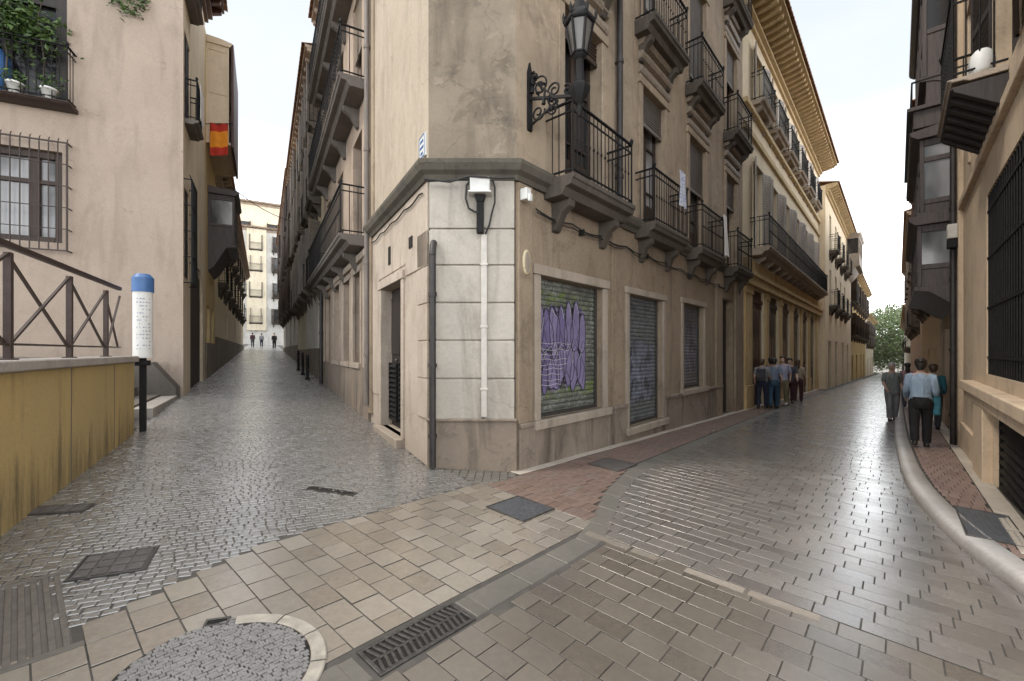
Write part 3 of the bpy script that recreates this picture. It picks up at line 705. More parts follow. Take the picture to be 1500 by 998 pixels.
# ================================================================ ALLEY, LEFT-HAND ROW
ph = thing('pink_house', 'plain pinkish stucco house behind the railing with a caged window and a plant-filled balcony', 'building', FW, (9.5, 0, .6))
PT = 13.2
SWN = [(7.98, 8.72, 3.45, 5.7), (7.98, 8.9, 7.4, 9.6), (7.98, 8.8, 10.6, 12.3)]
ARCH = (9.0, 11.8, -.5, 3.1)
def arch_pts(a, b, z): 
    r = (b-a)/2; return [((a+b)/2 + r*math.cos(math.pi*i/16), z + r*.8*math.sin(math.pi*i/16)) for i in range(17)]
w_ = MB(); wall(w_, 7.8, 12.4, -1, PT, SWN + [(ARCH[0], ARCH[1], -.5, 4.1)], 0, .35)
ap = arch_pts(ARCH[0], ARCH[1], 3.2); tl = [(ARCH[1], 4.1), (ARCH[0], 4.1)]
for i in range(16):
    a, b = ap[i], ap[i+1]; w_.quad((a[0],0,a[1]), (a[0],0,4.1), (b[0],0,4.1), (b[0],0,b[1])); w_.quad((a[0],0,a[1]), (b[0],0,b[1]), (b[0],.35,b[1]), (a[0],.35,a[1]))
w_.quad((12.4,0,-1), (12.4,0,PT), (12.4,8,PT), (12.4,8,-1))
w_.build('wall', M['pinkside'], ph, recalc=False)
for h in SWN: french(ph, h, .02, 'blackwood', panes=3)
d = MB(); d.box(ARCH[0], ARCH[1], .08, .34, -.5, 4.1)
for i in range(11): d.box(ARCH[0]+.06+i*.235, ARCH[0]+.06+i*.235+.2, .065, .09, .5, 3.9)
d.build('door', M['wood'], ph, .006)
def cage(par, h, out, nx, nz, mat='rustiron', fr=None):
    a, b, c, d = h; m = MB()
    for z in (c, d): m.bar((a,-out,z), (b,-out,z), .03); m.bar((a,0,z), (a,-out,z), .025); m.bar((b,0,z), (b,-out,z), .025)
    for i in range(nx+1):
        x = a+(b-a)*i/nx; m.bar((x,-out,c), (x,-out,d), .03 if i in (0, nx) else .018)
        m.tube([(x,-out,d), (x,-out+.02,d+.07), (x,-out+.05,d+.1)], .01, 5)
    for i in range(1, nz):
        z = c+(d-c)*i/nz; m.bar((a,-out,z), (b,-out,z), .03, .014); m.bar((a,0,z), (a,-out,z), .02); m.bar((b,0,z), (b,-out,z), .02)
    return m.build('window_grille', M[mat], par)
cage(ph, (7.88, 8.82, 3.3, 5.85), .16, 7, 4, 'iron')
balcony(ph, 7.95, 9.0, 7.38, .3, 1.0, .12, 'dkstone', 0, .11)
balcony(ph, 7.95, 9.0, 10.5, .3, 1.0, .12, 'dkstone', 0, .11)
eave(ph, 7.8, 12.4, PT, .55, 'redwood', .5)
FWH = (-4.2, -2.22, 4.02, 6.05); FBD = (-4.2, -2.14, 7.05, 9.8)
def pinkfront():
    w = MB(); wall(w, -9, 0, -1, PT, [FWH, FBD], 0, .3); w.quad((-9,0,-1), (-9,0,PT), (-9,6,PT), (-9,6,-1)); w.quad((-9,0,PT), (0,0,PT), (-3,6,PT), (-9,6,PT))
    w.build('wall', M['pinkhouse'], ph, recalc=False)
    # casement window: two leaves each with a top light
    a, b, c, d = FWH; m = MB(); y = .16
    for x0, x1 in ((a, a+.12), (b-.17, b)): m.box(x0, x1, y-.04, y+.08, c, d)
    m.box(a+.12, b-.17, y-.04, y+.08, d-.15, d); m.box(a+.12, b-.17, y-.04, y+.08, c, c+.14)
    for x in (-3.52, -2.82): m.box(x, x+.17, y-.02, y+.07, c+.14, d-.15)
    m.box(a+.12, b-.17, y, y+.06, d-.72, d-.62)
    wn = m.build('window', M['wood'], ph, .01)
    g = MB(); g.quad((a,y+.05,c), (b,y+.05,c), (b,y+.05,d), (a,y+.05,d)); g.build('pane', M['glass2'], wn, recalc=False)
    cage(ph, (-4.35, -2.06, 3.82, 6.2), .2, 15, 5, 'rustiron')
    # balcony door, dark and open
    a, b, c, d = FBD; m = MB(); m.box(a, a+.1, .1, .2, c, d); m.box(b-.22, b, .08, .2, c, d); m.box(a+.1, b-.22, .1, .2, d-.5, d); m.box(-3.25, -3.1, .12, .2, c, d-.5)
    dd = m.build('door', M['blackwood'], ph, .008)
    g = MB(); g.quad((a,.19,c), (b,.19,c), (b,.19,d), (a,.19,d)); g.build('pane', M['glass'], dd, recalc=False)
    balcony(ph, -4.9, -1.94, 7.04, .42, 1.22, .09, 'rustiron', 0, .12, knob=False)
onface(FF, pinkfront, FW)
M['goldwall'] = stucco('warm_golden_plaster', (.74,.57,.30), (.66,.50,.255), (.48,.35,.17), .3, .3)
l2 = simple_house('ochre_house', 'ochre plastered house with a brown timber bay above an enclosed balcony in the alley', FW, 12.42, 16.0, gzL(14, AW), 12.5, 6, 'goldwall', [4.2], [15.2], 'houses along the alley', ground=[(12.9,13.9,.4,3.2), (14.4,15.4,.5,3.2)], bal=False, plinth=1.9)

def mirador(par, x0, x1, z0, z1, proj, nx, rows=((.0,.38,'panel'),(.38,.92,'glass')), mat='mira', corb=.5, name='enclosed_balcony', gl='glass', cor=.12, nside=1):
    m = MB(); y = -proj; H_ = z1-z0
    m.prism([(0, z0-corb), (-proj*.25, z0-corb*.8), (-proj*.7, z0-.12), (-proj-.05, z0-.08), (-proj-.05, z0), (0, z0)], 'x', x0-.03, x1+.03)
    m.prism([(0, z1), (-proj-.03, z1), (-proj-cor, z1+.08), (-proj-cor-.02, z1+.16), (-proj*.6, z1+.22), (0, z1+.24)], 'x', x0-cor, x1+cor)
    post = .07
    xs = [x0+(x1-x0)*i/nx for i in range(nx+1)]; ys = [y*i/nside for i in range(nside+1)]
    for x in xs: m.box(x-post/2, x+post/2, y, y+.07, z0, z1)
    for xx in (x0, x1):
        for q in ys[:-1]: m.box(xx-post/2, xx+post/2, q-.07, q, z0, z1)
    for f0, f1, kind in rows:
        a, b = z0+H_*f0, z0+H_*f1
        m.box(x0, x1, y+.005, y+.065, b-.05, b+.05)
        for xx in (x0, x1): m.box(xx-.03, xx+.03, y+.07, 0, b-.05, b+.05)
        if kind == 'panel':
            m.box(x0, x1, y+.03, y+.05, a, b-.05)
            for xx in (x0, x1): m.box(xx-.012, xx+.012, y+.05, 0, a, b-.05)
            for p_, q_ in zip(xs, xs[1:]): m.box(p_+.12, q_-.12, y+.015, y+.035, a+.1, b-.15)
    for xx in (x0, x1): m.box(xx-.028, xx+.028, y+.07, 0, z1-.14, z1)
    m.box(x0, x1, y+.006, y+.064, z1-.14, z1)
    e = m.build(name, M[mat], par, .006)
    for f0, f1, kind in rows:
        if kind != 'glass': continue
        a, b = z0+H_*f0+.05, z0+H_*f1-.05
        for p_, q_ in zip(xs, xs[1:]):
            g = MB(); g.quad((p_+.035,y+.04,a), (q_-.035,y+.04,a), (q_-.035,y+.04,b), (p_+.035,y+.04,b)); g.build('pane', M[gl], e, recalc=False)
        for xx in (x0, x1):
            for p_, q_ in zip(ys, ys[1:]):
                g = MB(); g.quad((xx,p_-.07,a), (xx,q_+.0,a), (xx,q_+.0,b), (xx,p_-.07,b)); g.build('pane', M[gl], e, recalc=False)
    return e
mirador(l2, 13.3, 15.6, 5.45, 7.2, .80, 3, mat='mira', corb=1.0, gl='glass2', name='enclosed_balcony')
mirador(l2, 12.75, 15.9, 8.9, 12.2, .66, 3, rows=((0,.5,'panel'), (.5,.95,'panel')), mat='palebay', corb=.15, name='bay', cor=.08)
m = MB(); m.box(12.70, 15.95, -.80, -.725, 8.75, 12.35); m.build('timber_screen', M['redwood'], l2, .01)
simple_house('yellow_alley_house', 'far yellow house low on the left of the alley beyond the enclosed balcony', FW, 16.02, 46, gzL(30, AW), 9.0, 7, 'yellow', [4.6, 7.0], [18, 21, 24.5, 28, 31.5, 35, 39, 43], 'houses along the alley', eav=(.5, 'brownwall'), ground=[(22,23.2,1,3.6), (30,31.2,1.2,3.8)], plinth=2.2, proj=.35, winh=1.8)
# flag on its staff
fl = thing('hanging_flag', 'red and yellow striped flag hanging from a staff on the ochre house', 'flag', FW, (12.6, 0, 8.9))
m = MB(); m.tube([(12.6,0,9.33), (12.6,-.75,9.53)], .016, 6); m.lathe((12.6,-.77,9.54), [(0,-.03), (.03,0), (0,.03)], 8); m.build('staff', M['rustiron'], fl)
def flagpart(z0, z1, mat):
    m = MB(); n = 12; f = []; 
    for j in range(5):
        z = z0+(z1-z0)*j/4
        f.append([(12.6+.03*math.sin(i*.9+z*3), -.12-.52*i/n, z+.13*(i/n)-.03*math.sin(i/n*3.1)) for i in range(n+1)])
    m.loft([r+[(p[0]+.008, p[1], p[2]) for p in r][::-1] for r in f]); m.build('flag_stripe', M[mat], fl)
flagpart(9.12, 9.40, 'red'); flagpart(8.58, 9.12, 'gold'); flagpart(8.30, 8.58, 'red')
# cloth on the pink house's side balcony
m = MB(); rows_ = []
for j in range(8):
    z = 8.36-.85*j/7; rows_.append([(8.05+.8*i/10, -.315-.012*math.sin(i*1.6+j*.3), z) for i in range(11)])
m.loft([r+[(p[0], p[1]+.006, p[2]) for p in r][::-1] for r in rows_])
solo(m, 'hanging_cloth', M['cloth_white'], 'white sheet hung over the small balcony on the alley side of the pink house', 'cloth', FW, (8.45, -.315, 7.5))
# cable across the alley
m = MB(); a = Vector((*Lp(17, AW-.1), 9.0)); b = Vector((*Lp(24, .1), 9.4))
m.tube([a.lerp(b, i/10)-Vector((0,0,.5*math.sin(math.pi*i/10)*.6)) for i in range(11)], .018, 5)
solo(m, 'overhead_cable', M['rubber'], 'black cable slung across the alley against the sky', 'cable', FI, tuple(a))

# retaining wall, terrace, railing and steps
WT = 1.53
rw = thing('retaining_wall', 'low yellow retaining wall streaked with black stains on the left of the alley', 'wall', FW, (0, 0, .3))
m = MB(); m.box(-8, 3.13, -.0, .28, -.8, WT-.09); m.build('body', M['yellowwall'], rw, .012)
m = MB(); m.box(-8, 3.18, -.05, .36, WT-.09, WT); m.build('coping', M['concrete'], rw, .014)
m = MB()
for x in (-6.5, -4.2, -1.95, .62, 2.1): m.box(x, x+.012, -.004, 0, .2, WT-.1)
m.build('joint', M['dkstone'], rw)
m = MB(); m.prism([(-8,.30), (3.13,.30), (3.13,3.2), (-2,9), (-8,9)], 'z', -.5, WT-.04)
o = m.build('terrace', M['concrete'], None, off=Vector((0,0,0))); o.matrix_world = FW; struct(o)
m = MB(); m.prism([(.0,WT-.04), (0, WT+.03), (-3.2, WT+.75), (-8, WT+.75), (-8, WT-.04)], 'y', 1.5, 3.9)
solo(m, 'access_ramp', M['dkstone'], 'grey ramp rising across the terrace behind the railing', 'ramp', FW, (0, 1.5, WT-.04))
rl = thing('iron_railing', 'brown iron railing with crossed bars standing on the yellow wall', 'railing', FW, (0, .14, WT))
TOP = lambda x: 2.42+.045*max(-.5, min(3.0, x))
pts = [-7.7, -6.6, -5.5, -4.4, -3.31+.9, -1.25, .0, 1.2, 2.45]
# measured post spots on the wall line
pts = [-5.6, -4.35, -3.1, -1.62, -.24, 1.08, 2.35]
m = MB(); m.bar((pts[0],.14,2.42), (3.0,.14,2.52), .05, .05); m.bar((pts[0],.14,WT+.13), (3.0,.14,WT+.13), .03, .02); m.build('rail', M['rustiron'], rl, .006)
for x in pts:
    q = MB(); q.box(x-.025, x+.025, .115, .165, WT, 2.42); q.box(x-.05, x+.05, .09, .19, WT, WT+.012); q.build('post', M['rustiron'], rl, .004)
m = MB()
for a, b in zip(pts, pts[1:]+[3.0]):
    m.bar((a+.02,.135,WT+.14), (b-.02,.135,2.41), .022, .022); m.bar((a+.02,.158,2.41), (b-.02,.158,WT+.14), .022, .022)
m.build('cross_bar', M['rustiron'], rl)
sp = thing('pole_sign', 'white rounded sign with a bright blue top on a black post beside the yellow wall', 'sign', FW, (3.3, -.06, .36))
cx, cy = 3.30, -.07
m = MB(); m.box(cx-.04, cx+.04, cy-.04, cy+.04, .1, 1.62); m.box(cx-.10, cx+.10, cy-.08, cy+.08, 1.38, 1.46); m.build('post', M['iron'], sp, .006)
m = MB(); m.tube([(cx,cy,1.5), (cx,cy,2.52)], .125, 24); m.build('panel', M['white'], sp)
m = MB(); m.tube([(cx,cy,2.52), (cx,cy,2.74)], .138, 24); m.tube([(cx,cy,2.74), (cx,cy,2.80)], [.138, .09], 24); m.build('cap', M['blue'], sp)
m = MB()
for i in range(15):
    z = 2.4-i*.055
    for s in range(5):
        if random.random() < .25: continue
        th = R(-205+s*17+random.uniform(-2, 2)) + math.pi*0
        L_ = R(random.uniform(4, 12)); r = .127
        p_ = [(cx+r*math.cos(th+L_*q), cy+r*math.sin(th+L_*q)) for q in (0, .5, 1)]
        for u, v in zip(p_, p_[1:]): m.quad((u[0],u[1],z), (v[0],v[1],z), (v[0],v[1],z+.018), (u[0],u[1],z+.018))
M['ink'] = plain('grey_print_ink', (.30,.32,.42), .6, .2)
m.build('lettering', M['ink'], sp, recalc=False)
m = MB(); m.box(-.12+cx, .16+cx, .16, .6, .2, 1.5); 
st_ = thing('stone_steps', 'dark stone steps between the yellow wall and the pink house', 'steps', FW, (5.5, .5, .4))
m = MB()
for i in range(5): m.box(3.7, 7.2, .35+i*.4, 3.3, .2, .62+.19*i)
m.build('tread', M['dkstone'], st_, .012)
m = MB(); m.prism([(.05,.2), (.05,.75), (.5,1.35), (3,1.5), (3,.2)], 'x', 7.2, 7.75); m.build('side_wall', M['dkstone'], st_, .012)
m = MB(); m.prism([(.34,.2), (.34,1.3), (3,1.5), (3,.2)], 'x', 3.2, 3.68); m.build('side_wall', M['dkstone'], st_, .012)
m = MB(); m.box(4.6, 7.2, .03, .34, .2, .58); m.build('landing', M['concrete'], st_, .01)

# vine and pots on the pink house balcony
def leaves(mb, pts, n, spread, size, m=0, flat=.6):
    for _ in range(n):
        c = Vector(random.choice(pts)) + Vector([random.gauss(0, s) for s in spread])
        a = Vector((random.gauss(0,1), random.gauss(0,1), random.gauss(0,flat))).normalized(); b = a.cross(Vector((random.gauss(0,1), random.gauss(0,1), random.gauss(0,1)))).normalized()
        s = size*random.uniform(.6, 1.3); k = a.cross(b)*s*.18
        mb.add([c-a*s, c-b*s*.45+k, c+a*s, c+b*s*.45+k], [(0,1,2), (0,2,3)], random.choice((0,0,1)) if m == 'mix' else m)
M['leafdk'] = plain('dark_vine_leaf', (.035,.07,.018), .55, .4, 5)
vn = thing('climbing_vine', 'leafy green vine filling the upper balcony of the pink house', 'plant', FF, (-3.2, -.3, 7.05))
m = MB(); leaves(m, [(-3.9,-.2,8.9), (-3.5,-.25,8.7), (-3.1,-.2,8.6), (-2.75,-.2,8.45), (-2.9,-.15,8.9), (-3.4,-.25,9.3), (-2.55,-.2,8.5)], 1500, (.22,.14,.24), .075, 'mix'); m.build('foliage', [M['leaf'], M['leafdk']], vn, recalc=False)
m = MB()
for a in ((-3.8,-.1), (-3.1,-.1), (-2.5,-.12)): m.tube([(a[0],a[1],7.06), (a[0]+.06,a[1]-.05,7.9), (a[0]-.03,a[1]-.1,8.8), (a[0]+.1,a[1]-.08,9.6)], [.02,.016,.012,.006], 6)
m.build('stem', M['bark'], vn)
hv = thing('trailing_vine', 'sprig of green vine trailing down the pink wall from above', 'plant', FF, (-.95, -.1, 9.9))
m = MB(); leaves(m, [(-1.25,-.12,9.75), (-1.0,-.12,9.55), (-.8,-.12,9.75), (-1.1,-.1,9.95), (-.85,-.1,9.95), (-1.0,-.1,10.3)], 240, (.12,.05,.11), .06, 'mix'); m.build('foliage', [M['leaf'], M['leafdk']], hv, recalc=False)
m = MB(); m.tube([(-.9,-.02,11.5), (-.95,-.06,10.6), (-1.0,-.1,9.7)], [.015,.012,.004], 5); m.build('stem', M['bark'], hv)
for i, (x, lab) in enumerate(((-2.86, 'white flower pot with a small plant in the middle of the plant-filled balcony'), (-2.32, 'white flower pot with a small plant at the right end of the plant-filled balcony'), (-3.5, 'white flower pot at the left of the plant-filled balcony'))):
    pt = thing('flower_pot', lab, 'flower pot', FF, (x, -.28, 7.05), 'flower pots on the balcony')
    m = MB(); m.lathe((x,-.28,7.05), [(0,0), (.09,0), (.13,.2), (.15,.2), (.15,.24), (.12,.24), (.11,.2), (0,.2)], 14); m.build('pot', M['white'], pt)
    m = MB(); leaves(m, [(x,-.28,7.32), (x+.05,-.3,7.4), (x-.06,-.25,7.42)], 110, (.09,.08,.09), .05, 'mix'); m.build('foliage', [M['leaf'], M['leafdk']], pt, recalc=False)
m = MB(); m.lathe((-3.28,.0,7.6), [(0,-.5), (.2,-.48), (.26,-.2), (.24,.25), (.14,.45), (0,.5)], 14)
solo(m, 'blue_bundle', M['cloth_blue'] if 'cloth_blue' in M else M['blue'], 'dark blue bundle standing behind the railing of the plant-filled balcony', 'bundle', FF, (-3.28, 0, 7.1))

# posts and pipes in the alley
for t, d, z1, lab in ((10.9, .12, 3.6, 'slim black drainpipe low on the wall between the brown and the greenish houses'),):
    m = MB(); z0 = gzL(t, d)-.05; m.tube([Vector((*Lp(t,d),z0)), Vector((*Lp(t,d),z1))], .055, 10)
    for z in (1.2, 2.2, 3.2): m.tube([Vector((*Lp(t,d),z)), Vector((*Lp(t,d),z+.06))], .07, 10)
    solo(m, 'drainpipe', M['pipe'], lab, 'drainpipe', FI, (*Lp(t,d), z0))
for t, lab in ((12.4, 'black cast iron bollard nearest the drainpipe in the alley'), (14.6, 'second black bollard along the right side of the alley'), (17.2, 'third black bollard along the right side of the alley')):
    X, Y = Lp(t, .42); z0 = gz(X, Y)
    m = MB(); m.lathe((X, Y, z0), [(0,-.02), (.09,-.02), (.09,.06), (.055,.09), (.05,.72), (.065,.74), (.065,.79), (.05,.81), (.055,.87), (.03,.93), (0,.94)], 12)
    solo(m, 'bollard', M['iron'], lab, 'bollard', FI, (X, Y, z0), 'bollards in the alley')
# ================================================================ RIGHT-HAND STREET, LEFT SIDE
yp = thing('yellow_palace', 'long warm yellow building with three storeys of balconies and deep ochre eaves', 'building', FR, (20, 0, gzR(20, 0)))
BX = [13.05, 15.65, 18.2, 20.85, 23.5, 26.15, 28.0]
BX = BX[:6]
H0 = [(x-.95, x+.95, -2, 3.75) for x in BX]; H1 = [(x-.6, x+.6, 5.06, 8.05) for x in BX]; H2 = [(x-.55, x+.55, 10.05, 11.9) for x in BX]
m = MB(); wall(m, 11.02, 28.8, -3, 12.8, H0+H1+H2, 0, .4); shell(m, 11.02, 28.8, -3, 12.8, 9, left=False); m.build('wall', M['yellow'], yp, recalc=False)
for h in H1: french(yp, h, .25, 'redwood', 'glass', 4); leaf_shutters(yp, h, 'palewood', 17); surround(yp, h, .16, mat=M['cream'])
for h in H2: french(yp, h, .25, 'wood', 'glass', 3); leaf_shutters(yp, h, 'palewood', 17); surround(yp, h, .13, mat=M['cream'])
for i, h in enumerate(H0):
    a, b, c, d = h; z = gzR(h[0], 0)
    q = MB(); q.box(a, b, .1, .18, z-.3, d)
    for k in range(4): q.box(a+.06+k*.46, a+.44+k*.46, .07, .11, z+.25, z+1.3); q.box(a+.06+k*.46, a+.44+k*.46, .07, .11, z+1.5, d-.5)
    q.box(a, b, .04, .1, d-.45, d-.3)
    dr = q.build('shop_door', M['redwood'] if i % 2 == 0 else M['wood'], yp, .008)
    g = MB()
    for k in range(4): g.quad((a+.11+k*.46,.065,z+1.6), (a+.39+k*.46,.065,z+1.6), (a+.39+k*.46,.065,d-.65), (a+.11+k*.46,.065,d-.65))
    g.build('pane', M['glass'], dr, recalc=False)
m = MB(); gx = [11.6]+[(a+b)/2 for a, b in zip(BX, BX[1:])]+[27.6]
for x in gx:
    z = gzR(x, 0); w = .24 if x not in (gx[0],) else .45
    m.box(x-w, x+w, -.06, .02, z-.4, 3.75); m.box(x-w-.05, x+w+.05, -.10, .02, z-.4, z+.75); m.box(x-w-.05, x+w+.05, -.10, .02, 3.5, 3.76)
m.build('pilaster', M['arcade'], yp, .015)
m = MB(); m.box(11.05, 28.8, -.19, .02, 3.77, 4.05); m.box(11.05, 28.8, -.26, .02, 4.05, 4.18); m.box(11.05, 28.8, -.15, .02, 4.18, 4.6); m.build('entablature', M['arcade'], yp, .012)
m = MB(); m.box(11.05, 28.8, -.10, .02, 8.75, 8.95); m.box(11.05, 28.8, -.14, .02, 9.55, 9.72); m.build('string_course', M['eaveyel'], yp, .012)
balcony(yp, 11.9, 27.6, 5.05, .62, 1.0, .26, 'surround', 13, .14)
for x in BX: balcony(yp, x-.95, x+.95, 10.04, .42, .95, .16, 'surround', 2, .12)
eave(yp, 11.0, 28.8, 13.0, .95, 'eaveyel', .42)
# further houses on the left of the street
fc = simple_house('cream_house', 'cream house with a boxy glazed balcony high up just beyond the yellow building', frame(Rp(0, .35), eR), 28.85, 48.5, gzR(38, 0), 11.9, 8, 'yellow', [4.6, 8.2], [31.5, 35, 38.5, 42], 'houses along the street', ground=[(30.5,32,-3,2.3), (34.5,36,-3,2.3), (39.5,41,-3,2.3), (44,45.5,-3,2.2)], eav=(.6,'eaveyel'), proj=.5, winh=2.4)
mirador(fc, 43.4, 48.2, 9.0, 11.6, .9, 4, mat='slat', corb=.9, gl='glass')
simple_house('ochre_street_house', 'golden yellow house with a dark awning farther down the street', frame(Rp(0, .2), eR), 48.55, 77, gzR(60, 0), 9.6, 8, 'ochre', [3.2, 6.6], [51, 55, 59, 63, 67, 71, 75], 'houses along the street', ground=[(52,53.6,-4,1.2), (58,60,-4,1.2), (66,68,-4,1.2), (72,74,-4,1.2)], eav=(.7,'eaveyel'), proj=.5, winh=2.2, shut='wood')
simple_house('pale_street_house', 'last pale yellow house before the trees at the end of the street', frame(Rp(0, .2), eR), 77.1, 104, gzR(95, 0), 6.9, 8, 'cream', [2.6, 4.6], [80, 85, 90, 95, 100], 'houses along the street', ground=[(82,84,-5,.6), (92,94,-5,.6), (99,101,-5,.6)], eav=(.6,'eaveyel'), proj=.5, winh=1.5, shut='greywood')
for t, d, h, lab in ((110, -.6, 12.5, 'bright green tree at the end of the street, left of the others'), (127, 2.6, 15.5, 'tall green tree closing the end of the street in the middle'), (118, 4.6, 12.5, 'lower green tree at the right at the end of the street')):
    X, Y = Rp(t, d); z = gz(X, Y); tr = thing('street_tree', lab, 'tree', FI, (X, Y, z), 'trees at the end of the street')
    m = MB(); m.tube([(X,Y,z-.2), (X+.1,Y,z+h*.3), (X-.1,Y+.1,z+h*.6), (X,Y,z+h*.85)], [.25,.2,.12,.05], 8)
    cs = []
    for k in range(9):
        a = k*2.4; r_ = 1.6+1.2*(k % 3); zz = z+h*(.20+.085*k); p_ = (X+r_*math.cos(a), Y+r_*math.sin(a), zz); cs.append(p_); m.tube([(X,Y,z+h*(.14+.07*k)), ((X+p_[0])/2,(Y+p_[1])/2,zz-.3), p_], [.09,.06,.02], 5)
    m.build('trunk', M['bark'], tr)
    m = MB(); leaves(m, cs+[(X,Y,z+h*.9)], 5200, (1.2,1.2,1.1), .30, 'mix'); m.build('crown', [M['leaf2'], M['leaf']], tr, recalc=False)

simple_house('closing_house', 'faint pale house behind the trees at the very end of the street', frame(Rp(140, -14), (-eR[1]*-1, -eR[0])), 0, 34, gzR(140, 2), 4.5, 8, 'palegrey', [.0], [3, 8, 13, 18, 23, 28], 'houses along the street', bal=False, winh=1.6, eav=(.5,'brownwall'))
# ================================================================ RIGHT-HAND STREET, RIGHT SIDE (x = -t)
rh = thing('right_house', 'tan stuccoed house at the right edge with a big dark window above a louvred opening', 'building', FQ, (-4, 0, gzR(4, SW)))
RW = (-4.84, -1.6, 1.28, 3.8); RG = (-4.25, -1.5, -.42, .80); RD = (-4.15, -2.6, 4.86, 7.4); RD2 = (-6.6, -5.4, 4.86, 7.4)
m = MB(); wall(m, -8.1, -1.2, -2, 13, [RW, RG, RD, RD2], 0, .32); shell(m, -8.1, -1.2, -2, 13, 8); m.build('wall', M['rightwall'], rh, recalc=False)
a, b, c, d = RW; m = MB(); y = .16
for x in (a, -4.08, -3.3, -2.45, b-.1): m.box(x, x+.1, y, y+.09, c, d)
m.box(a+.1, b-.1, y+.005, y+.085, d-.12, d); m.box(a+.1, b-.1, y+.005, y+.085, c, c+.12); m.box(a+.1, b-.1, y+.01, y+.08, 2.9, 2.98)
w_ = m.build('window', M['blackwood'], rh, .008)
g = MB(); g.quad((a,y+.06,c), (b,y+.06,c), (b,y+.06,d), (a,y+.06,d)); g.build('pane', M['glass'], w_, recalc=False)
m = MB()
for i in range(22): x = a+.05+(b-a-.1)*i/21; m.tube([(x,.02,c), (x,.02,d)], .011, 5, caps=False)
for z in (1.5, 2.2, 2.9, 3.55): m.box(a, b, .005, .035, z, z+.03)
m.build('window_grille', M['iron'], rh)
m = MB(); m.box(-6.35, -1.2, -.16, .04, .98, 1.12); m.box(-6.3, -1.2, -.11, .04, .84, .98); m.build('ledge', M['rightwall'], rh, .015)
m = MB(); m.box(-5.25, -4.30, -.10, .02, -1, .84); m.box(-8.05, -7.75, -.07, .02, -1, 12.8); m.box(-8.0, -5.25, -.05, .02, -1, .25); m.build('pilaster', M['rightwall'], rh, .012)
vent_grille(rh, RG[0], RG[1], RG[2], RG[3], .08, 11, 'iron')
for h in (RD, RD2): french(rh, h, .15, 'blackwood', 'glass', 3); surround(rh, h, .12, mat=M['rightwall'])
leaf_shutters(rh, RD, 'blackwood', 8)
bl = balcony(rh, -4.95, -3.15, 4.86, .5, 1.05, .07, 'surround', 0, .11)
m = MB()
for i in range(7): x = -4.9+i*.275; m.prism([(0,4.40), (-.06,4.42), (-.44,4.70), (-.46,4.76), (0,4.76)], 'x', x, x+.10)
m.box(-4.93, -3.17, -.47, 0, 4.735, 4.76); m.build('bracket', M['blackwood'], bl, .006)
m = MB(); m.box(-8.0, -1.2, -.07, .02, 3.98+.35, 4.12+.35); m.build('string_course', M['rightwall'], rh, .012)
# white drums on that balcony
for x, lab in ((-3.28, 'white rounded tub nearest the house corner on the wooden balcony'), (-3.56, 'white rounded tub farther along the wooden balcony')):
    m = MB(); m.lathe((x, -.20, 4.865), [(0,0), (.09,0), (.11,.05), (.115,.15), (.10,.24), (.06,.29), (.0,.31)], 16); solo(m, 'white_tub', M['white'], lab, 'tub', FQ, (x, -.20, 4.865), 'white tubs on the wooden balcony')
# dark timber house with enclosed balconies
mh = thing('timber_balcony_house', 'dark house with stacked black-brown timber enclosed balconies hanging over the street', 'building', FQ, (-11, 0, gzR(11, SW)))
MG = [(-9.9,-8.9,-1.5,2.2), (-12.2,-10.8,-1.5,2.2), (-14,-13,-1.5,2.2)]
m = MB(); wall(m, -14.5, -8.12, -2, 14, MG, 0, .3); shell(m, -14.5, -8.12, -2, 14, 8); m.build('wall', M['rightwall'], mh, recalc=False)
for i, h in enumerate(MG): french(mh, (h[0], h[1], gzR(-h[0], SW)-.2, h[3]), .15, 'reddoor' if i == 1 else 'wood', 'glass', 3, name='door')
X0, X1 = -13.2, -8.22
mirador(mh, X0, X1, 2.95, 4.22, .64, 5, ((.0,.32,'panel'), (.32,.95,'glass')), corb=.45, gl='glass2')
mirador(mh, X0+.05, X1-.02, 4.5, 6.0, .60, 5, ((.0,.14,'panel'), (.14,.72,'glass'), (.72,.96,'glass')), corb=.12, gl='glass2', cor=.14)
m = MB(); m.box(X0, X1+.02, -.70, 0, 6.26, 6.62); m.box(X0-.08, X1+.1, -.80, 0, 6.62, 6.70); m.build('parapet', M['mira'], mh, .01)
mirador(mh, X0+.1, X1-.02, 7.3, 9.6, .56, 5, ((.0,.40,'panel'), (.40,.93,'glass')), corb=.3, gl='glass')
mirador(mh, X0+.1, X1-.02, 10.3, 12.6, .56, 5, ((.0,.40,'panel'), (.40,.93,'glass')), corb=.3, gl='glass')
m = MB()
for i in range(9): m.tube([(X0+.1+i*.61,-.72,6.7), (X0+.1+i*.61,-.72,7.25)], .012, 5)
m.bar((X0,-.72,7.25), (X1,-.72,7.25), .03); m.bar((X1,-.72,7.25), (X1,0,7.25), .03); m.build('railing', M['iron'], mh)
m = MB(); m.box(X0+.05, X1-.01, -.5, 0, 6.7, 7.3); m.build('boarding', M['mira'], mh)
simple_house('apricot_house', 'apricot house with a dark doorway just beyond the timber balconies', FQ, -27, -14.52, gzR(20, SW), 9.5, 8, 'orange', [3.6, 6.6], [-25, -22, -19, -16.2], 'houses along the street', ground=[(-17.2,-16.2,-2,1.7), (-20.5,-19.3,-2,1.7), (-25,-24,-2,1.6)], eav=(.5,'brownwall'), proj=.4, winh=2.0, shut='redwood')
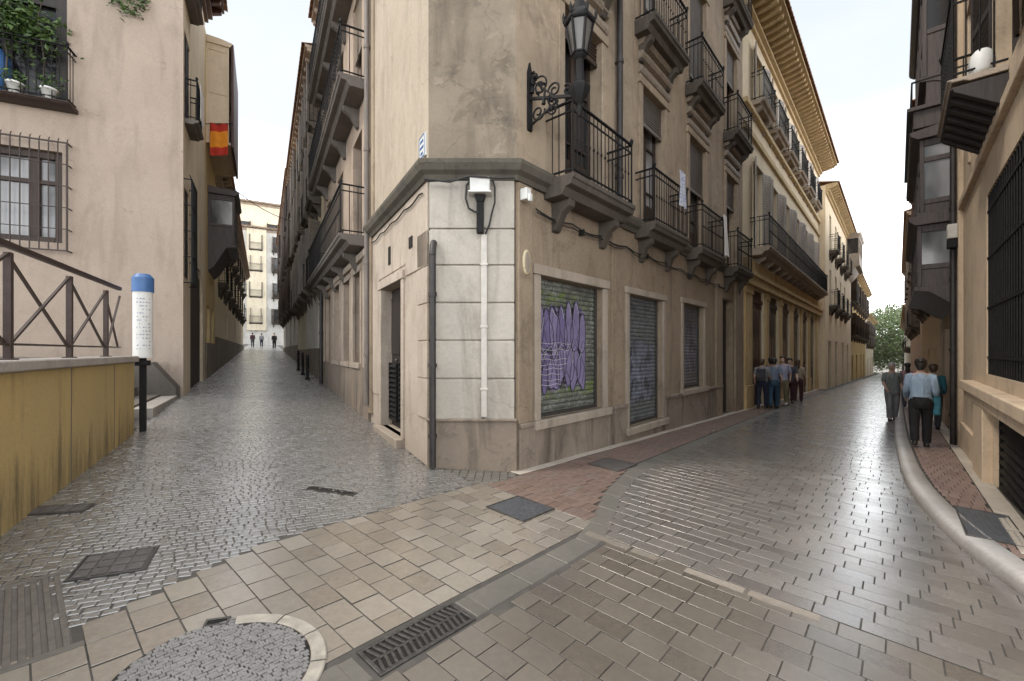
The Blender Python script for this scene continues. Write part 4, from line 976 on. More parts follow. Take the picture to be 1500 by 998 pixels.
simple_house('salmon_house', 'salmon pink house with white trim on the right of the street beyond the apricot house', FQ, -52, -27.02, gzR(40, SW), 9, 8, 'salmon', [3.2, 6.2], [-50, -46, -42, -38, -34, -30], 'houses along the street', ground=[(-31,-29.5,-3,1.4), (-40,-38.5,-3,1.3)], eav=(.6,'brownwall'), proj=.5, winh=2.0, shut='greywood')
simple_house('whitish_house', 'far whitish house on the right of the street near the trees', FQ, -108, -52.02, gzR(80, SW), 6.0, 8, 'palegrey', [2.0], [-104, -97, -90, -83, -76, -69, -62, -55], 'houses along the street', eav=(.5,'brownwall'), proj=.4, winh=1.8)
# pipes and boxes between the right houses
m = MB(); m.tube([(-8.02,-.12,-.6), (-8.02,-.12,12.8)], .05, 10)
for z in (.3, 1.6, 3.0, 4.4): m.tube([(-8.02,-.12,z), (-8.02,-.12,z+.06)], .063, 10)
solo(m, 'downpipe', M['pipe'], 'dark downpipe at the far edge of the tan house on the right', 'downpipe', FQ, (-8.02, -.12, -.6))
m = MB(); m.box(-8.55, -8.25, -.06, 0, 2.0, 3.0); m.tube([(-8.4,-.09,1.2), (-8.4,-.09,2.75)], .04, 10)
solo(m, 'pale_pipe', M['palepipe'], 'short pale pipe on the wall below the timber balconies', 'pipe', FQ, (-8.4, -.09, 1.2))
mt = thing('meter_box', 'pale meter box with a dark underside fixed beside the downpipe on the right', 'meter box', FQ, (-7.86, -.12, 3.7))
m = MB(); m.box(-7.97, -7.75, -.22, -.07, 3.80, 4.08); m.build('housing', M['palepipe'], mt, .015)
m = MB(); m.box(-7.94, -7.76, -.22, -.08, 3.62, 3.78); m.build('base', M['iron'], mt, .01)
m = MB(); m.tube([(-7.8,-.1,5.9), (-7.4,-.2,5.62), (-7.0,-.12,5.5), (-6.4,-.05,5.55)], .014, 6); solo(m, 'cable', M['rubber'], 'loose black cable on the tan wall right of the timber balconies', 'cable', FQ, (-7.0, -.12, 5.5))

# cables strung along the walls
m = MB(); pts = []
for i in range(60):
    x = .35+i*.145; pts.append((x, -.06, 3.52-.05*abs(math.sin(i*.52))-.012*x))
m.tube(pts, .012, 5); m.tube([(p[0], p[1]-.02, p[2]-.05+.02*math.sin(i*.8)) for i, p in enumerate(pts)], .009, 5)
for i in (8, 24, 40, 55): m.box(pts[i][0]-.02, pts[i][0]+.02, -.09, 0, pts[i][2]-.07, pts[i][2]+.02)
solo(m, 'cable_bundle', M['rubber'], 'thin dark cables sagging along the wall above the graffitied shutters', 'cable', FR, (.35, -.06, 3.5))
m = MB(); pts = [(-3.2+.0*i, -.05, 3.75-.02*i) for i in range(1)]
m.tube([(-3.2+i*.14, -.045, 3.70-.045*abs(math.sin(i*.6))) for i in range(23)], .011, 5)
solo(m, 'cable_bundle', M['rubber'], 'thin dark cable above the alley door under the cornice', 'cable', FL, (-3.2, -.045, 3.7))
# ================================================================ THE GROUND
M['joint'] = plain('dark_ground_joint', (.075,.068,.061), .8, .3, 6)
M['p_road'] = paver('brown_grey_road_pavers', [(.125,.113,.105), (.172,.156,.143), (.195,.178,.162), (.225,.208,.19), (.165,.15,.137)], .18, .32, ior=2.1, coat=.9)
M['p_roadA'] = paver('brown_mixed_pavers', [(.095,.08,.066), (.13,.11,.09), (.145,.124,.102), (.175,.152,.126), (.125,.112,.098)], .20, .38, ior=1.9, coat=.6)
M['p_slab'] = paver('beige_slabs', [(.16,.135,.105), (.21,.18,.145), (.245,.212,.172), (.31,.28,.24), (.185,.158,.122)], .20, .38, ior=2.0, coat=.4)
M['p_red'] = paver('red_pavers', [(.145,.095,.076), (.175,.116,.094), (.195,.135,.11), (.16,.112,.093), (.165,.135,.115)], .45, .62)
M['p_grey'] = paver('grey_gutter_slabs', [(.125,.115,.10), (.16,.148,.13), (.145,.135,.118), (.18,.165,.145)], .4, .6)
M['p_pale'] = paver('pale_strip_slabs', [(.40,.35,.30), (.47,.42,.36), (.52,.46,.40)], .4, .6)
M['p_pale2'] = paver('worn_pale_strip', [(.20,.175,.148), (.27,.235,.20), (.33,.295,.25)], .3, .5)
M['p_kerb'] = paver('pale_granite_kerb', [(.40,.38,.36), (.46,.44,.42), (.50,.48,.455)], .35, .5)
M['cobble'] = paver('grey_cobbles', [(.11,.104,.096), (.146,.14,.132), (.168,.161,.152), (.185,.178,.168), (.135,.128,.12)], .18, .36, 40, ior=2.2, coat=.6)
M['p_right'] = paver('right_pavement_red_pavers', [(.17,.11,.09), (.21,.14,.115), (.235,.165,.14), (.19,.145,.125)], .45, .62)

def sheet(name, mat, cells, gap=.006, bev=.006, zj=.0025, tilt=.006, base=0.0, thick=.05, dome=0.0, tone=None, jit=0.0):
    vs = []; fs = []; tn = []; mi = []
    for q, tv in cells:
        cx = sum(p[0] for p in q)/4; cy = sum(p[1] for p in q)/4
        dz = random.uniform(-zj, zj); ax = random.gauss(0, tilt); ay = random.gauss(0, tilt)
        n = len(vs)
        def ring(shrink, z):
            for p in q:
                dx, dy = p[0]-cx, p[1]-cy; L = math.hypot(dx, dy); k = max(.1, 1-shrink*1.414/L)
                x, y = cx+dx*k, cy+dy*k
                vs.append((x, y, gz(x, y)+base+z+dz+ax*(x-cx)+ay*(y-cy)))
        ring(gap/2, -thick); ring(gap/2, -bev); ring(gap/2+bev, 0)
        if dome: ring(gap/2+bev*2.6, dome)
        for r in range(2 + (1 if dome else 0)):
            for i in range(4): mi.append(1 if r == 0 else 0); fs.append((n+4*r+i, n+4*r+(i+1) % 4, n+4*r+4+(i+1) % 4, n+4*r+4+i))
        top = n+8+(4 if dome else 0); mi.append(0); fs.append((top, top+1, top+2, top+3))
        tn += [tv]*(12+(4 if dome else 0))
    me = bpy.data.meshes.new(name); me.from_pydata(vs, [], fs); me.materials.append(mat); me.materials.append(M['joint']); me.polygons.foreach_set('material_index', mi)
    a = me.attributes.new('tone', 'FLOAT', 'POINT'); a.data.foreach_set('value', tn); me.update()
    o = bpy.data.objects.new(name, me); COL.objects.link(o); return struct(o)
def rect(P, a, b, c, d): return [P(a, c), P(b, c), P(b, d), P(a, d)]
def rnd(mu=.5, s=.25): return min(1, max(0, random.gauss(mu, s)))

m = MB(); G = 320
vs = [(x, y, gz(x, y)-.0048) for x in (-G, G) for y in (-60, G)]
m.add(vs, [(0,2,3,1)]); struct(m.build('ground', M['joint'], None, off=Vector((0,0,0))))

KP = [(135,3.62), (40,3.62), (12.3,3.64), (8,3.66), (4.8,3.74), (3.4,3.82), (2.4,3.94), (1.4,4.12), (.43,4.40), (-.6,4.82), (-2,5.6), (-4,7.0)]
def kerb_d(t):
    for (a, b), (c, d) in zip(KP, KP[1:]):
        if c <= t <= a: return d+(b-d)*(t-c)/(a-c)
    return KP[-1][1] if t < KP[-1][0] else KP[0][1]
SE = [(-9,1.62), (-.95,1.62), (.2,1.16), (1.5,.86), (4,.80), (13,.62), (135,.5)]
def side_d(t):
    for (a, b), (c, d) in zip(SE, SE[1:]):
        if a <= t <= c: return b+(d-b)*(t-a)/(c-a)
    return .8
MC = (-1.36, 2.03); MR = .46                    # round cover
def in_round(q, r=MR+.06): return math.hypot(sum(p[0] for p in q)/4-MC[0], sum(p[1] for p in q)/4-MC[1]) < r
GR = (-3.12, -2.49, 1.63, 1.86)                 # drain grate (t, d)
P1 = (-1.20, -.70, .64, 1.14); P2 = (1.05, 1.62, .42, .92)
LG = (-4.72, -4.08, -.30, .62)
def inr(t, d, b, e=0): return b[0]-e < t < b[1]+e and b[2]-e < d < b[3]+e
def rows(t0, t1, pt, d0f, d1f, ld, skip, jit=.0, tone=None, grow=1.0):
    out = []; t = t0; r = 0
    while t < t1:
        d0, d1 = d0f(t+pt/2), d1f(t+pt/2); off = (r % 2)*.5*ld + random.uniform(-jit, jit); d = d0-off
        while d < d1:
            e = d+ld*random.uniform(1-jit*2, 1+jit*2); a, b = max(d, d0), min(e, d1)
            if b-a > .04:
                q = rect(Rp, t, t+pt, a, b); tc, dc = t+pt/2, (a+b)/2
                if not skip(tc, dc, q): out.append((q, tone(tc, dc) if tone else rnd()))
            d = e
        t += pt; r += 1
    return out
sheet('road', M['p_road'], rows(-.885, 40, .155, lambda t: side_d(t)+.22, lambda t: kerb_d(t)+.05, .25, lambda t, d, q: False, .02), .008, .0006, .0012, .004)
sheet('road', M['p_road'], rows(40, 134, .37, lambda t: side_d(t)+.22, lambda t: kerb_d(t)+.05, .6, lambda t, d, q: False, .02), .015, .006)
sheet('road', M['p_roadA'], rows(-7, -.99, .165, lambda t: 1.88, lambda t: kerb_d(t)+.05, .225, lambda t, d, q: inr(t, d, GR, -.03), .05), .007, .0007, .0016, .005)
sheet('paving_strip', M['p_pale2'], [(rect(Rp, -.985+.03*0, -.90, d, d+.42), rnd()) for d in [1.64+.43*i for i in range(4)]], .006, base=.003)
SB = lambda t: .06+max(0, -t-3.0)*.38
sheet('slab_crossing', M['p_slab'], rows(-7, -.71, .185, SB, lambda t: 1.60, .235, lambda t, d, q: in_round(q, MR-.14) or inr(t, d, LG, -.04), .03), .008, .0012, .002, .006)
# gutter strip beside the crossing and the red pavement
gc = []
t = -7.0
while t < 60:
    w = .42 if t < 12 else 1.2
    if not (GR[0]-w < t < GR[1]):
        a = side_d(t); b = side_d(t+w); gc.append(([Rp(t,a+.02), Rp(t+w,b+.02), Rp(t+w,b+.23), Rp(t,a+.23)], rnd()))
    t += w
for a, b in ((-7.0+.42*9, GR[0]), ): pass
sheet('gutter', M['p_grey'], gc, .008, base=.002)
sheet('gutter', M['p_grey'], [(rect(Rp, GR[0]-.47, GR[0]-.02, 1.64, 1.85), rnd()), (rect(Rp, GR[1]+.02, GR[1]+.30, 1.64, 1.85), rnd())], .008, base=.001)
rc = []
t = -.70; r = 0
while t < 26:
    d = .17-(r % 2)*.05; e = side_d(t+.05)
    while d < e-.02:
        b = min(d+.105, e); a = max(d, .17)
        if b-a > .03 : rc.append((rect(Rp, t, t+.205, a, b), rnd()))
        d += .105
    t += .205; r += 1
sheet('pavement', M['p_red'], rc, .006, .004, base=.006)
sheet('pavement_edging', M['p_pale'], [(rect(Rp, -.1+.8*i, .7+.8*i, .0, .165), rnd()) for i in range(45)], .008, base=.012)
# small setts round the foot of the chamfer
fc_ = []
for i in range(26):
    for j in range(9):
        X, Y = -1.45+i*.1, 5.62-j*.1-.02; t, d = toR(X+.05, Y-.05)
        tl, dl = toL(X+.05, Y-.05)
        if t < -.71 or d > .16 or dl > 1.0: continue
        fc_.append(([(X,Y-.1), (X+.1,Y-.1), (X+.1,Y), (X,Y)], rnd()))
sheet('pavement', M['p_grey'], fc_, .008, .005, base=.003)
# cobbled alley
cc = []
def cobble_ok(X, Y):
    t, d = toR(X, Y)
    if t < -.6 and d > (SB(t) if t < -.71 else .0)-.02: return False
    if t >= -.72 and d > -.05: return False
    if Y > 4.75 and t > -.71 and X > -1.45 and toL(X, Y)[1] < .02: return False
    if inr(t, d, LG, -.03): return False
    for c in CV:
        if inr2(X, Y, c): return False
    return True
CV = []
def inr2(X, Y, c):
    cx, cy, ang, hw, hh = c; dx, dy = X-cx, Y-cy; ca, sa = math.cos(ang), math.sin(ang)
    return abs(dx*ca+dy*sa) < hw and abs(-dx*sa+dy*ca) < hh
SLOT = (-1.88, 4.56, math.atan2(-.13, .52), .28, .05)
AC1 = (-2.68, 2.95, R(28), .20, .18); AC2 = (-1.95+.55, 5.05, R(-10), .13, .06)
AC3 = (-3.9, 3.75, R(20), .22, .10)
CV = [SLOT]
def cob(t0, t1, d0, d1, pt, pd):
    t = t0
    while t < t1:
        d = d0-random.random()*pd
        while d < d1:
            w = pd*random.uniform(.78, 1.2); X, Y = Lp(t+pt/2, d+w/2)
            if d+w/2 > d0-.001 and cobble_ok(X, Y):
                j = lambda: random.uniform(-.16, .16)*pt
                cc.append(([Lp(t+j(), d+j()*.6), Lp(t+j(), d+w+j()*.6), Lp(t+pt+j(), d+w+j()*.6), Lp(t+pt+j(), d+j()*.6)][::-1], rnd(.5, .22)))
            d += w
        t += pt
cob(-6, 0, -3.2, 3.56, .060, .068); cob(0, 22, .0, 3.56, .064, .073); n_near = len(cc)
ncc = cc; cc = []
cob(22, 75, .0, 3.56, .2, .22)
sheet('cobbled_street', M['cobble'], ncc, .003, .0025, .0014, .014, thick=.02, dome=.0012)
sheet('cobbled_street', M['cobble'], cc, .005, .003, .002, .012, thick=.02)
# kerb and raised pavement on the right
KH = .11
def kpath():
    out = []
    for (a, b), (c, d) in zip(KP, KP[1:]):
        n = max(1, min(14, int((a-c)/.35))) if a-c < 20 else 10
        for i in range(n): out.append((a+(c-a)*i/n, None))
    return [t for t, _ in out]+[KP[-1][0]]
ts = kpath(); kd = [kerb_d(t) for t in ts]
kd = [kd[0]]+[(kd[i-1]+2*kd[i]+kd[i+1])/4 for i in range(1, len(kd)-1)]+[kd[-1]]
def nrm2(i):
    a = Rp(ts[max(0,i-1)], kd[max(0,i-1)]); b = Rp(ts[min(len(ts)-1,i+1)], kd[min(len(ts)-1,i+1)])
    dx, dy = b[0]-a[0], b[1]-a[1]; L = math.hypot(dx, dy); return (-dy/L, dx/L)
m = MB(); prof = [(0,-.1), (0,KH-.035), (.012,KH-.012), (.035,KH), (.2,KH+.004), (.2,-.1)]
rings = []; inner = []
for i, t in enumerate(ts):
    X, Y = Rp(t, kd[i]); n = nrm2(i)
    if (n[0]*eR[1]-n[1]*eR[0]) < 0: n = (-n[0], -n[1])
    rings.append([(X+n[0]*a, Y+n[1]*a, gz(X, Y)+z) for a, z in prof]); inner.append((X+n[0]*.2, Y+n[1]*.2))
m.loft(rings); kb = struct(m.build('kerb', M['p_kerb'], None, off=Vector((0,0,0))))
a = kb.data.attributes.new('tone', 'FLOAT', 'POINT'); a.data.foreach_set('value', [rnd() for _ in range(len(kb.data.vertices))])
m = MB()
for i in range(len(ts)-1):
    a, b = inner[i], inner[i+1]; c = Rp(ts[i+1], max(4.9, kd[i+1]+3 if ts[i+1] < 1 else 4.9)); d = Rp(ts[i], max(4.9, kd[i]+3 if ts[i] < 1 else 4.9))
    m.quad(*[(p[0], p[1], gz(*p)+KH-.02) for p in (a, b, c, d)])
struct(m.build('pavement_bed', M['joint'], None, off=Vector((0,0,0))))
rc = []; PD = (1.35, 2.55, 4.42, 4.85)
t = -3.0; r = 0
while t < 60:
    st_p = .205 if t < 20 else .6
    d0 = kerb_d(t+st_p/2)+.235; d = d0-(r % 2)*.05; e = 4.66-.2 if t > 1.2 else d0+2.6
    while d < e:
        a = max(d, d0); b = min(d+.105, e)
        if b-a > .025: rc.append((rect(Rp, t, t+st_p, a, b), rnd()))
        d += .105
    t += st_p; r += 1
sheet('pavement', M['p_right'], rc, .006, .004, base=KH+.006, thick=.03)
sheet('pavement_edging', M['p_pale'], [(rect(Rp, 1.2+.7*i, 1.9+.7*i, 4.465, 4.66), rnd()) for i in range(70)], .008, base=KH+.012, thick=.03)

# ---------------------------------------------------------------- ironwork set in the ground
def slope_frame(X, Y, ang):
    nz = Vector((-GA, -GB, 1)).normalized(); x = Vector((math.cos(ang), math.sin(ang), 0)); x = (x-nz*x.dot(nz)).normalized(); y = nz.cross(x)
    mm = Matrix((x, y, nz)).transposed().to_4x4(); mm.translation = Vector((X, Y, gz(X, Y))); return mm
aR = math.atan2(eR[1], eR[0])
# cast iron drain grate
gx, gy = Rp((GR[0]+GR[1])/2, (GR[2]+GR[3])/2); fr_ = slope_frame(gx, gy, aR); L2, W2 = (GR[1]-GR[0])/2, (GR[3]-GR[2])/2
dg = thing('drain_grate', 'black slotted cast iron drain grate in the gutter at the front of the crossing', 'drain grate', fr_, (0,0,0))
m = MB()
for a, b, c, d in ((-L2,L2,-W2,-W2+.022), (-L2,L2,W2-.022,W2), (-L2,-L2+.022,-W2+.022,W2-.022), (L2-.022,L2,-W2+.022,W2-.022)): m.box(a, b, c, d, -.04, .006)
m.build('frame', M['steel'], dg, .003)
m = MB(); n = 15
m.box(-L2+.022, L2-.022, -.008, .008, -.03, .002)
for i in range(n):
    x = -L2+.05+(2*L2-.1)*i/(n-1)
    for s in (-1, 1): m.obox((x+s*.006, s*(W2-.02)/2, -.012), (.0075, s*.006, 0), (-.012*s, (W2-.025)/2, 0), (0,0,.017))
m.build('bars', M['steel'], dg, .002)
m = MB(); m.quad((-L2,-W2,-.0038), (L2,-W2,-.0038), (L2,W2,-.0038), (-L2,W2,-.0038)); m.build('pit', M['black'], dg, recalc=False)
# grate of long bars by the yellow wall
gx, gy = Rp((LG[0]+LG[1])/2, (LG[2]+LG[3])/2); fr_ = slope_frame(gx, gy, aR); L2, W2 = (LG[1]-LG[0])/2, (LG[3]-LG[2])/2
lg = thing('channel_grate', 'large weathered drain grate of long parallel bars beside the yellow wall', 'drain grate', fr_, (0,0,0))
m = MB(); n = 13
for i in range(n): x = -L2+.02+(2*L2-.04)*i/(n-1); m.box(x-.014, x+.014, -W2, W2, -.03, .004)
m.build('bars', plain('weathered_stone_grating', (.13,.115,.10), .6, .35, 20), lg, .003)
m = MB(); m.quad((-L2,-W2,-.0038), (L2,-W2,-.0038), (L2,W2,-.0038), (-L2,W2,-.0038)); m.build('pit', M['dkstone'], lg, recalc=False)
m = MB()
for a, b, c, d in ((-L2-.04,L2+.04,-W2-.04,-W2), (-L2-.04,L2+.04,W2,W2+.04)): m.box(a, b, c, d, -.03, .007)
m.build('frame', M['p_grey'], lg, .003)
# round cover with a ring of pale stone segments
fr_ = slope_frame(MC[0], MC[1], aR)
rcv = thing('round_cover', 'round manhole cover filled with cobbles inside a ring of pale stone', 'manhole cover', fr_, (0,0,0))
m = MB()
ns = 11
for s in range(ns):
    a0, a1 = 2*math.pi*s/ns+.012, 2*math.pi*(s+1)/ns-.012
    if s in (2, 3, 4, 5): continue
    prev = None; rg = []
    for j in range(6):
        a = a0+(a1-a0)*j/5; rg.append([(r*math.cos(a), r*math.sin(a), z) for r, z in ((MR,-.03), (MR,.009), (MR-.006,.014), (MR-.068,.014), (MR-.073,.009), (MR-.073,-.03))])
    m.loft(rg, 0, False)
m.build('ring', plain('pale_ring_stone', (.36,.33,.285), .5, .25, 12), rcv, recalc=True)
m = MB(); st_ = .024; ng = int(MR/st_)+1
for i in range(-ng, ng+1):
    for j in range(-ng, ng+1):
        x, y = (i+.5*(j % 2))*st_+random.uniform(-.004, .004), j*st_+random.uniform(-.003, .003); r = math.hypot(x, y); a = math.atan2(y, x) % (2*math.pi)
        if r > (MR-.02 if R(63) < a < R(200) else MR-.085): continue
        z = .0095+random.uniform(-.0005, .0006); h_ = st_*.53
        o_ = [(x+sx*h_+random.uniform(-.002, .002), y+sy*h_+random.uniform(-.002, .002)) for sx, sy in ((-1,-1),(1,-1),(1,1),(-1,1))]
        m.add([(p, q, -.0) for p, q in o_]+[(x+(p-x)*.86, y+(q-y)*.86, z) for p, q in o_], [(0,1,5,4),(1,2,6,5),(2,3,7,6),(3,0,4,7),(4,5,6,7)])
M['cover_cob'] = plain('cover_cobbles', (.20,.195,.195), .42, .25, 30)
m.build('cobble_fill', M['cover_cob'], rcv, recalc=False)
m = MB(); m.lathe((0,0,0), [(0,.0055), (MR-.01,.0055)], 40); m.build('bed', M['joint'], rcv, recalc=False)
# little dark keyhole plate in the slabs
def plate(name, lab, cat, X, Y, ang, hw, hh, mat, pat='chequer', group=None, base=0.0):
    fr_ = slope_frame(X, Y, ang); fr_ = fr_ @ Matrix.Translation((0,0,base)); th = thing(name, lab, cat, fr_, (0,0,0), group)
    m = MB()
    for a, b, c, d in ((-hw,hw,-hh,-hh+.015), (-hw,hw,hh-.015,hh), (-hw,-hw+.015,-hh+.015,hh-.015), (hw-.015,hw,-hh+.015,hh-.015)): m.box(a, b, c, d, -.02, .008)
    m.build('frame', M['steel'], th, .002)
    m = MB(); m.box(-hw+.018, hw-.018, -hh+.018, hh-.018, -.02, .004)
    if pat == 'chequer':
        nx, ny = max(2, int(hw*2/.045)), max(2, int(hh*2/.045))
        for i in range(nx):
            for j in range(ny):
                x, y = -hw+.03+(2*hw-.06)*(i+.5)/nx, -hh+.03+(2*hh-.06)*(j+.5)/ny; s = .011 if (i+j) % 2 else .004
                m.box(x-s, x+s, y-(.015-s), y+(.015-s), .004, .0075)
    elif pat == 'slots':
        pass
    elif pat == 'setts':
        nx, ny = max(2, int(hw*2/.1)), max(2, int(hh*2/.1))
        for i in range(nx):
            for j in range(ny):
                x, y = -hw+.02+(2*hw-.04)*(i+.5)/nx, -hh+.02+(2*hh-.04)*(j+.5)/ny; m.box(x-hw/nx+.012, x+hw/nx-.012, y-hh/ny+.012, y+hh/ny-.012, .004, .010)
    m.build('plate', mat, th, .002); return th
M['darkplate'] = plain('dark_bluish_cover_steel', (.10,.105,.115), .5, .35, 25, .3)
M['stoneplate'] = plain('dark_sett_cover', (.10,.09,.085), .55, .35, 18)
X, Y = Rp((P1[0]+P1[1])/2, (P1[2]+P1[3])/2); plate('access_cover', 'bluish dark square cover at the end of the red pavement near the white chamfer', 'access cover', X, Y, aR, .245, .245, M['darkplate'], base=.004)
X, Y = Rp((P2[0]+P2[1])/2, (P2[2]+P2[3])/2); plate('access_cover', 'grey cover set in the red pavement below the first graffitied shutter', 'access cover', X, Y, aR, .28, .24, M['stoneplate'], base=.010)
plate('access_cover', 'dark rectangular cover of setts in the cobbles near the yellow wall', 'access cover', *AC1[:3], AC1[3], AC1[4], M['stoneplate'], 'setts', base=.004)
plate('access_cover', 'narrow dark cover in the cobbles close under the yellow wall', 'access cover', *AC3[:3], AC3[3], AC3[4], M['stoneplate'], 'setts', base=.004)
X, Y = Rp(1.95, 4.36); plate('access_cover', 'dark grey cover filling the red pavement on the right below the tan house', 'access cover', X, Y, aR, .55, .20, M['darkplate'], base=KH+.008)
X, Y = -1.62, 2.40; plate('valve_cover', 'tiny black valve cover among the pale slabs beside the round cover', 'valve cover', X, Y, R(20), .06, .035, M['iron'], 'none', base=.004)
sl = thing('slot_drain', 'narrow black slot drain across the cobbles in front of the corner', 'drain', slope_frame(*SLOT[:3]), (0,0,0))
m = MB(); hw, hh = SLOT[3], SLOT[4]
for a, b, c, d in ((-hw,hw,-hh,-hh+.012), (-hw,hw,hh-.012,hh), (-hw,-hw+.012,-hh+.012,hh-.012), (hw-.012,hw,-hh+.012,hh-.012)): m.box(a, b, c, d, -.02, .006)
m.build('frame', M['steel'], sl)
m = MB()
for i in range(16): x = -hw+.03+(2*hw-.06)*i/15; m.box(x-.005, x+.005, -hh+.012, hh-.012, -.02, .003)
m.build('bars', M['steel'], sl)
m = MB(); m.quad((-hw,-hh,-.0038), (hw,-hh,-.0038), (hw,hh,-.0038), (-hw,hh,-.0038)); m.build('pit', M['black'], sl, recalc=False)
# ================================================================ PEOPLE
def flatm(n, c, r=.85):
    k = N(n); a = k.noise(7, 4, .55, k.vec((1, 1, .45)), 1.2); b = k.noise(60, 3, .6)
    col = k.ramp(a, [(.3, [x*.72 for x in c]), (.7, [min(1, x*1.2) for x in c])])
    return k.out(k.mix(.2, col, k.ramp(b, [(.3, [x*.6 for x in c]), (.7, [min(1, x*1.4) for x in c])])), r, a, .9, .05)
SKIN = plain('skin', (.50,.32,.24), .55, .06, 6)
HAIRD = plain('dark_hair', (.02,.015,.012), .5, .4, 40); HAIRG = plain('grey_hair', (.42,.40,.38), .6, .25, 40); HAIRB = plain('brown_hair', (.075,.045,.028), .5, .4, 40)
SHOE = plain('dark_shoe_leather', (.03,.028,.027), .5, .2); SHOEW = plain('white_trainers', (.6,.6,.58), .6, .1)
def person(label, X, Y, head, h, top, bottom, hair, stride=.22, arm=(.1,-.1), sleeve='short', base=0., longhair=False, wide=1.0, skirt=False, shoe=None, group=None, bag=None, elbow=(.1,.1), bun=False):
    """faces local -Y; head = world angle of the facing direction"""
    z0 = gz(X, Y)+base; S = h/1.75
    mw = Matrix.Translation((X, Y, z0)) @ Matrix.Rotation(head+math.pi/2, 4, 'Z') @ Matrix.Scale(S, 4)
    root = bpy.data.objects.new('person', None); COL.objects.link(root); root.matrix_world = mw; OFF[root.name] = Vector((0,0,0)); root.empty_display_size = .2
    tag(root, label, 'person', group)
    V = []; E = []; Rr = []
    def v(p, r, par=None):
        V.append(p); Rr.append(r); i = len(V)-1
        if par is not None: E.append((par, i))
        return i
    pel = v((0,0,.95), .10); wa = v((0,0,1.08), .095, pel); ch = v((0,.0,1.27), .115, wa); nb = v((0,.01,1.43), .065, ch); nk = v((0,0,1.50), .05, nb)
    h1 = v((0,-.015,1.575), .068, nk); h2 = v((0,-.015,1.645), .078, h1); v((0,-.01,1.705), .05, h2); v((0,-.10,1.60), .014, h1)
    legs = []; arms = []
    for s, f in ((-1, 1), (1, -1)):
        off = -f*stride
        hip = v((s*.09, 0, .90), .085, pel); kz = .50
        ky = off*.55-.04 if off < 0 else off*.35-.02
        kn = v((s*.095, ky, kz), .058, hip); az = .09+(.05 if off > 0 and stride > .1 else 0)
        an = v((s*.09, off, az), .042, kn); v((s*.095, off-.13, az-.06), .034, an)
        legs.append([(s*.09,0,.90), (s*.095,ky,kz), (s*.09,off,az)])
        a = arm[0] if s < 0 else arm[1]; eb = elbow[0] if s < 0 else elbow[1]
        sh = v((s*.165,.01,1.40), .056, nb); e_ = (s*.215, .01-a*.5+.02, 1.13); el = v(e_, .042, sh)
        w_ = (s*.22, e_[1]-.10-a*.6-eb, e_[2]-.23+eb*.8); wr = v(w_, .028, el)
        dv = (Vector(w_)-Vector(e_)).normalized(); pm = Vector(w_)+dv*.075; pa = v(tuple(pm), .03, wr)
        sd = Vector((0,1,0)) if abs(dv.y) < .8 else Vector((0,0,1))
        for q, ln in ((-.026,.065), (-.009,.078), (.009,.075), (.025,.058)):
            b_ = pm+sd*q+dv*.03; f1 = v(tuple(b_), .009, pa); f2 = v(tuple(b_+dv*ln*.5+Vector((-s*.006,0,0))), .008, f1); v(tuple(b_+dv*ln+Vector((-s*.02,0,0))), .007, f2)
        t1 = v(tuple(Vector(w_)+dv*.04-sd*.035), .010, wr); v(tuple(Vector(w_)+dv*.075-sd*.055), .008, t1)
        arms.append([(s*.165,.01,1.40), e_, w_])
    me = bpy.data.meshes.new('body'); me.from_pydata(V, E, []); me.materials.append(SKIN)
    ob = bpy.data.objects.new('body', me); COL.objects.link(ob); ob.parent = root
    sk = ob.modifiers.new('skin', 'SKIN'); sk.use_smooth_shade = True
    if not me.skin_vertices: me.skin_vertices_layers = None
    for i, d in enumerate(me.skin_vertices[0].data): d.radius = (Rr[i], Rr[i]); d.use_root = (i == 0)
    su = ob.modifiers.new('smooth', 'SUBSURF'); su.levels = 1; su.render_levels = 2
    def el(cx, cy, z, rx, ry, n=16): return [(cx+rx*math.cos(2*math.pi*i/n), cy+ry*math.sin(2*math.pi*i/n), z) for i in range(n)]
    w = wide
    m = MB(); m.loft([el(0,0,.86,.175*w,.135*w), el(0,-.005,.95,.172*w,.135*w), el(0,0,1.06,.155*w,.122*w), el(0,0,1.2,.172*w,.13*w), el(0,.005,1.32,.185,.125), el(0,.01,1.40,.17,.10), el(0,.01,1.445,.11,.08), el(0,.005,1.47,.068,.066)])
    for a in arms:
        sh, e_, w_ = map(Vector, a)
        if sleeve == 'short': m.tube([sh+Vector((-sh.x*.35,0,.015)), sh, sh.lerp(e_, .5), sh.lerp(e_, .8)], [.06,.075,.066,.062], 12)
        else: m.tube([sh+Vector((-sh.x*.35,0,.015)), sh, sh.lerp(e_, .5), e_, e_.lerp(w_, .5), w_], [.06,.076,.064,.055,.05,.042], 12)
    m.build('shirt', top, root)
    m = MB()
    if skirt:
        m.loft([el(0,0,.98,.165*w,.13*w), el(0,0,.85,.185*w,.15*w), el(0,0,.6,.21*w,.19*w), el(0,0,.42,.23*w,.21*w)])
    else:
        m.loft([el(0,0,1.0,.16*w,.128*w), el(0,0,.9,.178*w,.14*w), el(0,0,.80,.17*w,.135*w), el(0,0,.76,.12,.10)])
        for l in legs:
            a, b, c = map(Vector, l); k = w
            m.tube([a, a.lerp(b, .5), b, b.lerp(c, .5), c+Vector((0,0,.0))], [.098*k,.092*k,.078*k,.072*k,.066*k], 12)
    m.build('skirt' if skirt else 'trousers', bottom, root)
    m = MB()
    hr = [(-.0,.02,1.765,.012), (0,.02,1.755,.06), (0,.02,1.725,.088), (0,.025,1.68,.098), (0,.04,1.63,.088), (0,.055,1.57,.066)]
    if longhair: hr += [(0,.075,1.50,.075), (0,.085,1.42,.07), (0,.09,1.36,.04)]
    else: hr += [(0,.06,1.53,.04)]
